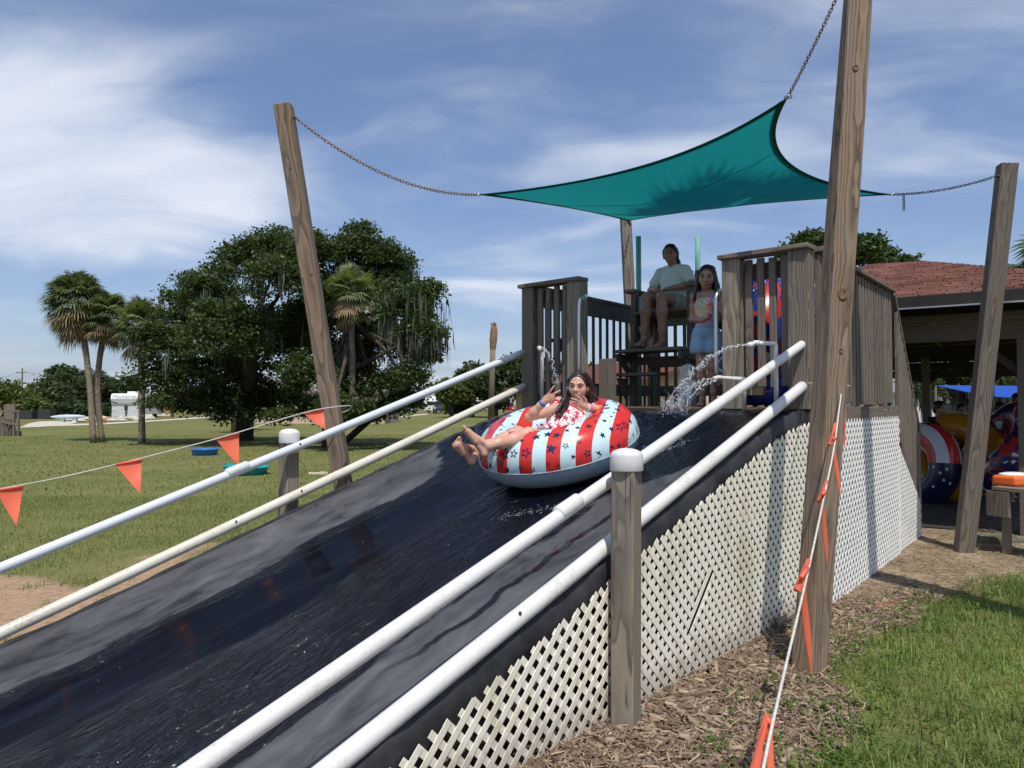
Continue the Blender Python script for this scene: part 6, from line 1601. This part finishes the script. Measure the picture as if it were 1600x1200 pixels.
tree('oak_tree', 'oak whose top shows above the red shingled roof', (pr0.x, pr0.y, 0), blobs_px(roofoak, 26., 1.5, 9), 22000, .17, 'oak_leaf', [([Vector((pr0.x, pr0.y, 0)), Vector((pr0.x, pr0.y, 4.5))], [.35, .25])], 13, .34, 0)
back = [(1440, 590, 22), (1470, 588, 24), (1505, 586, 22), (1450, 610, 16), (1540, 590, 26), (1578, 585, 30), (1600, 600, 30), (1565, 605, 18)]
pr0 = W(1520, 632, 24.)
tree('oak_tree', 'mossy oak seen through the open back of the pavilion', (pr0.x, pr0.y, 0), blobs_px(back, 24., 2, 19), 14000, .17, 'far_leaf', [([Vector((pr0.x, pr0.y, 0)), Vector((pr0.x, pr0.y, 1.5))], [.25, .2])], 14, .34, 40)
# a palm to the right, out of the picture: its trunk and fronds throw the shade on dirt and sail; another shows its frond tips at the right edge
palm('palm whose frond tips show at the right edge above the red roof', Vector((12.6, 15.5, 0)), W(1655, 430, 15.4), .2, .17, 1.25, 60, 14, 41, lean=0)
palm('tall palm right beside the viewer, shading the dirt and the sail', Vector((4.32, 4.3, 0)), Vector((3.15, 3.9, 12.2)), .17, .14, 1.35, 44, 8, 42, lean=.15)

# ---------------------------------------------------------------- far things: campers, cars, houses, boat, pools
M['rv_white'] = newmat('camper_white', (.82, .82, .80), .35, .4)[0]; M['rv_grey'] = newmat('camper_grey', (.42, .43, .44), .4, .4)[0]; M['glass_dark'] = newmat('dark_glass', (.02, .025, .03), .08, .6)[0]; M['tyre'] = newmat('tyre', (.02, .02, .02), .8, .2)[0]
def local(root_loc, yaw):
    c, s = math.cos(yaw), math.sin(yaw); Mx = Matrix(((c, -s, 0), (s, c, 0), (0, 0, 1))); return lambda x, y, z: Vector(root_loc) + Mx @ Vector((x, y, z)), Mx
def prism(mb, pts, x0, x1, g):
    """outline pts (y, z) swept from x0 to x1"""
    k = len(pts); v = [g(x0, y, z) for y, z in pts] + [g(x1, y, z) for y, z in pts]
    mb.add(v, [tuple(range(k)), tuple(reversed(range(k, 2 * k)))] + [(i, i + k, (i + 1) % k + k, (i + 1) % k) for i in range(k)])
b0 = G(197, 653.5); rv = thing('camper', 'white fifth wheel camper with dark pinstripes parked at the far gravel, front to the viewer', 'camper', b0); g, Mx = local(b0, R(8))
K = (b0.y) / F; Wd2 = 43 * K / 2; H0 = 38 * K * 1.02
q = MB(); prism(q, [(0, H0 * .52), (-.12, H0 * .60), (-.30, H0 * .78), (-.15, H0 * .96), (.4, H0), (8, H0), (8, .45), (1.2, .45), (1.1, H0 * .50)], -Wd2, Wd2, g); q.obj('body', M['rv_white'], rv)
q = MB(); q.box(g(0, .75, H0 * .31), (Wd2 * 1.98, 1.4, H0 * .5), Mx); q.obj('lower_front', newmat('camper_light_grey', (.60, .61, .62), .4, .4)[0], rv)
for s_ in (-1, 1):
    q = MB(); q.add([g(s_ * Wd2 * .95, -.52, H0 * .70), g(s_ * Wd2 * .45, -.48, H0 * .60), g(s_ * Wd2 * .5, -.45, H0 * .57), g(s_ * Wd2 * .97, -.5, H0 * .66)], [(0, 1, 2, 3)]); q.obj('stripe', M['glass_dark'], rv)
    q = MB(); q.lathe([(.38, -.12), (.38, .12)], g(s_ * Wd2 * .9, 5.5, .38), 14, Mx @ Matrix.Rotation(R(90), 3, 'Y')); q.obj('wheel', M['tyre'], rv)
q = MB(); q.box(g(-Wd2 - .01, 3.0, H0 * .6), (.05, 1.3, .8), Mx); q.box(g(-Wd2 - .01, 5.4, H0 * .6), (.05, 1., .7), Mx); q.obj('window', M['glass_dark'], rv)
q = MB(); q.box(g(0, 2, H0 + .12), (.9, .9, .28), Mx); q.obj('roof_unit', M['rv_white'], rv)
q = MB(); q.box(g(0, -.02, H0 * .42), (.3, .3, .6), Mx); q.box(g(0, .0, .35), (.12, .12, .7), Mx); q.obj('hitch', M['dark_metal'], rv)
fc = bpy.data.curves.new('lettering', 'FONT'); fc.body = 'Mountaineer'; fc.size = Wd2 * .34; fc.align_x = 'CENTER'; fc.extrude = .01
tmp = bpy.data.objects.new('lettering_tmp', fc); col.objects.link(tmp); bpy.context.view_layer.update(); tme = bpy.data.meshes.new_from_object(tmp.evaluated_get(bpy.context.evaluated_depsgraph_get())); bpy.data.objects.remove(tmp)
lo = link('lettering', tme, rv, None); tme.materials.clear(); tme.materials.append(M['rv_grey']); mm4 = (Mx @ Matrix.Rotation(R(62), 3, 'X')).to_4x4(); mm4.translation = g(0, -.34, H0 * .83); lo.matrix_basis = mm4
def trailer(label, px, py, w, h, tail=None):
    b0 = G(px, py); k = b0.y / F; w, h = w * k, h * k; g, Mx = local(b0, R(-6)); rt = thing('camper', label, 'camper', b0)
    q = MB(); prism(q, [(0, .5), (-.1, h * .6), (.15, h * .95), (.6, h), (6, h), (6, .5)], -w / 2, w / 2, g); q.obj('body', M['rv_white'], rt)
    q = MB(); q.box(g(0, -.1, h * .62), (w * .6, .06, h * .22), Mx); q.obj('window', M['glass_dark'], rt)
    q = MB(); q.box(g(.1, 2, h + .1), (.8, .9, .25), Mx); q.obj('roof_unit', M['rv_white'], rt)
    for s_ in (-1, 1): q = MB(); q.lathe([(.35, -.1), (.35, .1)], g(s_ * w * .42, 3.5, .35), 12, Mx @ Matrix.Rotation(R(90), 3, 'Y')); q.obj('wheel', M['tyre'], rt)
trailer('white box trailer beside a dark car under the trees', 674, 645, 23, 24); trailer('grey white camper half hidden by the lower cream pipe', 745, 643, 26, 22)
def car(label, px, py, w, colr, yaw=0., hgt=1.65):
    b0 = G(px, py); k = b0.y / F; w = w * k; g, Mx = local(b0, yaw); rt = thing('parked_car', label, 'car', b0, 'cars parked by the far campers'); s = w / 1.85; pm = newmat('car_paint', colr, .25, .5)[0]
    q = MB(); prism(q, [(-2.2, .35), (-2.25, .75), (-1.2, .98), (2.2, .98), (2.25, .35)], -w / 2, w / 2, lambda x, y, z: g(x, y * s, z * s)); q.obj('body', pm, rt)
    q = MB(); prism(q, [(-1.25, .97), (-.55, hgt), (1.9, hgt), (2.15, .97)], -w / 2 * .86, w / 2 * .86, lambda x, y, z: g(x, y * s, z * s)); c = q.obj('cabin', pm, rt)
    q = MB(); a = [(-.62, -1.19, 1.02), (.62, -1.19, 1.02), (.54, -.62, hgt - .08), (-.54, -.62, hgt - .08)]; q.add([g(x * s * 1.15, (y - .03) * s, z * s) for x, y, z in a], [(0, 1, 2, 3)]); q.obj('windscreen', M['glass_dark'], c)
    for x in (-1, 1):
        for y in (-1.4, 1.4): q = MB(); q.lathe([(.34 * s, -.1), (.34 * s, .1)], g(x * w * .46, y * s, .34 * s), 12, Mx @ Matrix.Rotation(R(90), 3, 'Y')); q.obj('wheel', M['tyre'], rt)
        q = MB(); q.ball(g(x * w * .36, -2.24 * s, .70 * s), (.16 * s, .06 * s, .09 * s), 8); q.obj('headlight', M['rv_white'], rt, True)
car('dark blue grey car in front of the white box trailer', 690, 646, 22, (.04, .055, .07)); car('dark car half behind the upper pipe beside the flower bed', 640, 646, 16, (.03, .04, .06)); car('dark car beside the grey camper', 722, 645, 14, (.03, .035, .06)); car('red car seen right of the bare palm trunk', 795, 645, 18, (.40, .03, .03))
def house(name, label, c0, c1, depth, h, wall, roofm, rise, wins, over=.4):
    c0, c1 = Vector(c0), Vector(c1); c0.z = c1.z = 0; e = (c1 - c0); L = e.length; e.normalize(); nn = Vector((-e.y, e.x, 0)); rt = thing(name, label, 'building', (c0 + c1) / 2)
    P = lambda x, y, z: c0 + e * x + nn * y + UZ * z
    q = MB(); prof = [(0, 0), (0, h), (depth / 2, h + rise), (depth, h), (depth, 0)]; v = [P(0, y, z) for y, z in prof] + [P(L, y, z) for y, z in prof]
    q.add(v, [(0, 1, 2, 3, 4), (9, 8, 7, 6, 5), (0, 5, 6, 1), (3, 8, 9, 4)]); q.obj('wall', wall, rt)
    q = MB()
    for sg in (0, 1):
        y0, y1 = (-over, depth / 2) if sg == 0 else (depth + over, depth / 2); z0 = h - rise * over / (depth / 2)
        a = [P(-over, y0, z0 + .03), P(L + over, y0, z0 + .03), P(L + over, y1, h + rise + .03), P(-over, y1, h + rise + .03)]; b2 = [p + UZ * .14 for p in a]; q.add(a + b2, [(0, 1, 2, 3), (4, 5, 6, 7), (0, 1, 5, 4), (1, 2, 6, 5), (2, 3, 7, 6), (3, 0, 4, 7)])
    q.obj('roof', roofm, rt)
    for x, z, w, hh in wins:
        q = MB(); Mw = frame(UZ, e); q.box(P(x, -.03, z), (w + .16, .08, hh + .16), Mw); f = q.obj('window', M['rv_white'], rt); q = MB(); q.box(P(x, -.06, z), (w, .06, hh), Mw); q.obj('pane', M['glass_dark'], f)
    return rt
M['stucco'] = mottled('pinkish_stucco', (.62, .48, .36), (.56, .43, .32), 1.5, .9, .1); M['tile_roof'] = mottled('red_brown_tiles', (.19, .075, .05), (.11, .045, .032), 9., .9, .1, .8, (1, 4, 4))
M['grey_roof'] = mottled('grey_roof', (.20, .19, .18), (.28, .27, .26), 2., .9); M['white_wall'] = mottled('white_siding', (.66, .66, .64), (.55, .55, .54), 1., .8)
def fr(px0, px1, d): return W(px0, 632, d), W(px1, 632, d)
house('house', 'low pinkish bungalow half hidden under the oaks', *fr(396, 600, 62), 8, 2.6, M['stucco'], M['grey_roof'], 1.2, [(1.5, 1.5, 1., 1.1), (5, 1.5, 1.4, 1.1), (8.5, 1.5, 1.2, 1.1)])
house('house', 'stucco house with red tiled roof seen between the railing slats', W(806, 632, 33) , W(985, 632, 24), 9, 2.2, M['stucco'], M['tile_roof'], 1.15, [(2.2, 1.5, 1., 1.2), (6., 1.5, 1., 1.2)], .5)
house('house', 'white building with porch railing far under the left oak', *fr(336, 392, 90), 6, 2.2, M['white_wall'], M['grey_roof'], .8, [(1., 1.2, .8, .9), (3., 1.2, .8, .9)])
house('house', 'long pale building seen through the open pavilion', *fr(1380, 1720, 46), 10, 2.3, M['white_wall'], M['grey_roof'], 1.2, [(4, 1.2, 1.4, 1.), (9, 1.2, 1.4, 1.)])
q = MB(); t0, t1 = W(1462, 603, 20), W(1600, 604, 19.0)
q.add([t0, t1, t1 + Vector((.2, -1.5, -.42)), t0 + Vector((.3, -1.6, -.30)), t0 + UZ * .02, t1 + UZ * .02, t1 + Vector((.2, -1.5, -.40)), t0 + Vector((.3, -1.6, -.28))], [(0, 1, 2, 3), (7, 6, 5, 4), (0, 4, 5, 1), (2, 6, 7, 3), (1, 5, 6, 2), (3, 7, 4, 0)])
tp_ = thing('canopy_tent', 'bright blue canopy seen through the back of the pavilion', 'canopy', (t0.x, t0.y, 0)); q.obj('cover', newmat('blue_tarp', (.015, .07, .38), .5)[0], tp_)
for p in (t0, t1, t1 + Vector((.2, -1.5, -.42)), t0 + Vector((.3, -1.6, -.3))):
    q = MB(); q.tube([(p.x, p.y, 0), (p.x, p.y, p.z - .01)], .03, 6); q.obj('pole', M['steel'], tp_)
# upturned boat on stands, utility pole, steps at the left edge, gravel rubble
bb_ = G(106, 660); k = bb_.y / F; bt = thing('boat', 'pale upturned boat hull resting on stands at the far gravel', 'boat', bb_); q = MB(); bz = W(106, 651, bb_.y).z
q.lathe([(.02, -27 * k), (2.4 * k, -24 * k), (4.6 * k, -14 * k), (5.4 * k, 0), (4.6 * k, 14 * k), (2.4 * k, 24 * k), (.02, 27 * k)], (bb_.x, bb_.y, bz), 14, frame((1, .05, .015), UZ) @ Matrix.Diagonal((.62, 1.2, 1))); q.obj('hull', newmat('pale_hull', (.50, .60, .63), .4)[0], bt, True)
for dx in (-8, 11): q = MB(); q.box((bb_.x + dx * k, bb_.y, bz / 2 - .1), (.35, .3, bz), Matrix.Identity(3)); q.obj('stand', M['white_wall'], bt)
up = W(34, 632, 120.); ut = thing('utility_pole', 'thin utility pole with crossarm and wires above the far scrub', 'pole', (up.x, up.y, 0)); zt_ = W(34, 575, 120.).z; q = MB(); q.tube([(up.x, up.y, 0), (up.x, up.y, zt_)], [.14, .10], 8); q.obj('mast', M['bark'], ut)
q = MB(); q.box((up.x, up.y - .2, zt_ - .7), (1.8, .12, .14)); q.obj('crossarm', M['bark'], ut); q = MB(); q.lathe([(.28, -.5), (.28, .4), (.1, .5)], (up.x - .35, up.y, zt_ - 2.0), 10); q.obj('transformer', M['rv_grey'], ut)
q = MB()
for dz0 in (0, -2.2):
    for a, b_ in ((W(-120, 598, 110.), Vector((up.x, up.y, zt_ - .6 + dz0))), (Vector((up.x, up.y, zt_ - .6 + dz0)), W(330, 594, 130.))):
        q.tube([lerp(a, b_, f) - UZ * (3.2 * f * (1 - f)) for f in np.linspace(0, 1, 14)], .022, 4)
q.obj('wire', M['dark_metal'], ut)
sp = G(8, 682); stp = thing('wooden_steps', 'grey wooden steps with railing cut by the left picture edge on the lawn', 'steps', sp); k = sp.y / F
for i in range(7):
    x = sp.x + (-8 + i * 3.2) * k; board('slat', Vector((x, sp.y + .1 * i, 0)), Vector((x, sp.y + .1 * i, (16 + 12 * (i < 4) - i * 1.5) * k * 1.1)), .11, .05, (1, 0, 0), M['dark_wood'], stp)
for z in (27, 44): board('rail', Vector((sp.x - 10 * k, sp.y - .05, z * k * .9)), Vector((sp.x + 15 * k, sp.y + .4, z * k * .9 - (.25 if z < 30 else 0))), .10, .05, UZ, M['grey_wood'], stp)
for x in (7, 14): board('post', Vector((sp.x + x * k, sp.y + .3, 0)), Vector((sp.x + x * k, sp.y + .3, 41 * k)), .1, .1, (1, 0, 0), M['grey_wood'], stp)
board('wall_board', Vector((sp.x - 6 * k, sp.y + .6, 0)), Vector((sp.x - 6 * k, sp.y + .6, 50 * k)), .55, .1, (1, 0, 0), M['grey_wood'], stp)
def pool(label, px, py, wpx, colr, rim, tilt=0.):
    p = G(px, py); r = wpx * p.y / F / 2; q = MB(); hgt = .16
    q.lathe([(r * .86, 0), (r * .95, hgt * .9), (r, hgt), (r, hgt + .02), (r * .92, hgt + .01), (r * .84, .03), (.02, .03)], p + UZ * .02, 28, Matrix.Rotation(tilt, 3, 'Y')); m_ = newmat('pool_plastic', colr, .35, .4)[0]
    tag(q.obj('paddling_pool', m_, None, True), label, 'paddling pool', 'small plastic pools on the lawn')
pool('bright blue plastic paddling pool on the lawn, the farther one', 320, 711, 42, (.02, .16, .55), 0); pool('teal plastic paddling pool half behind the upper guide pipe', 384, 741, 70, (.01, .32, .38), 0, .04)
q = MB(); p = G(497, 742); q.box(p + UZ * .03, (.42, .22, .035), Matrix.Rotation(.3, 3, 'Z') @ Matrix.Rotation(.06, 3, 'X')); q.box(p + Vector((.1, .08, .05)), (.16, .10, .03), Matrix.Rotation(-.4, 3, 'Z')); tag(q.obj('board_scrap', mottled('pale_cardboard', (.55, .48, .34), (.45, .38, .26), 8., .9)), 'pale scrap of board lying on the lawn near the leaning post', 'scrap')
rp_ = [G(px, 657 + random.uniform(-3, 2)) for px in range(105, 240, 4)] + [G(px, 651) for px in range(220, 270, 5)]
q = MB()
for p in rp_: q.ball(p + UZ * .1, (random.uniform(.2, .7), .3, random.uniform(.1, .4)), 6)
tag(q.obj('rubble', M['gravel']), kind='stuff')
q = MB(); ph_ = G(164, 662); q.lathe([(.1, 0), (.1, .3), (.16, .32), (.16, .4), (.08, .5), (.02, .55)], ph_, 10); tag(q.obj('hydrant', M['v_yellow'], None, True), 'tiny yellow hydrant right of the pair of palms', 'hydrant')
q = MB(); pb = G(255, 652); 
for dx in (-1, 1): q.box(pb + Vector((dx * 1.1, 0, .45)), (.18, .7, .9))
q.box(pb + UZ * .85, (2.6, .5, .12)); q.box(pb + Vector((0, .4, 1.25)), (2.4, .1, .5)); tag(q.obj('picnic_bench', mottled('orange_brown_wood', (.30, .13, .06), (.2, .09, .04), 5., .8)), 'orange brown wooden bench under the left side of the oak', 'bench')
q = MB(); pd = G(42, 655); q.box(pd + UZ * .5, (1.8, 1.2, .95)); q.box(pd + Vector((2.0, .3, .55)), (1.3, 1.1, 1.05)); tag(q.obj('dark_bin', newmat('dark_bin', (.04, .04, .04), .7)[0]), 'dark low bins standing behind the left wooden steps', 'bin')
bpy.context.view_layer.update()
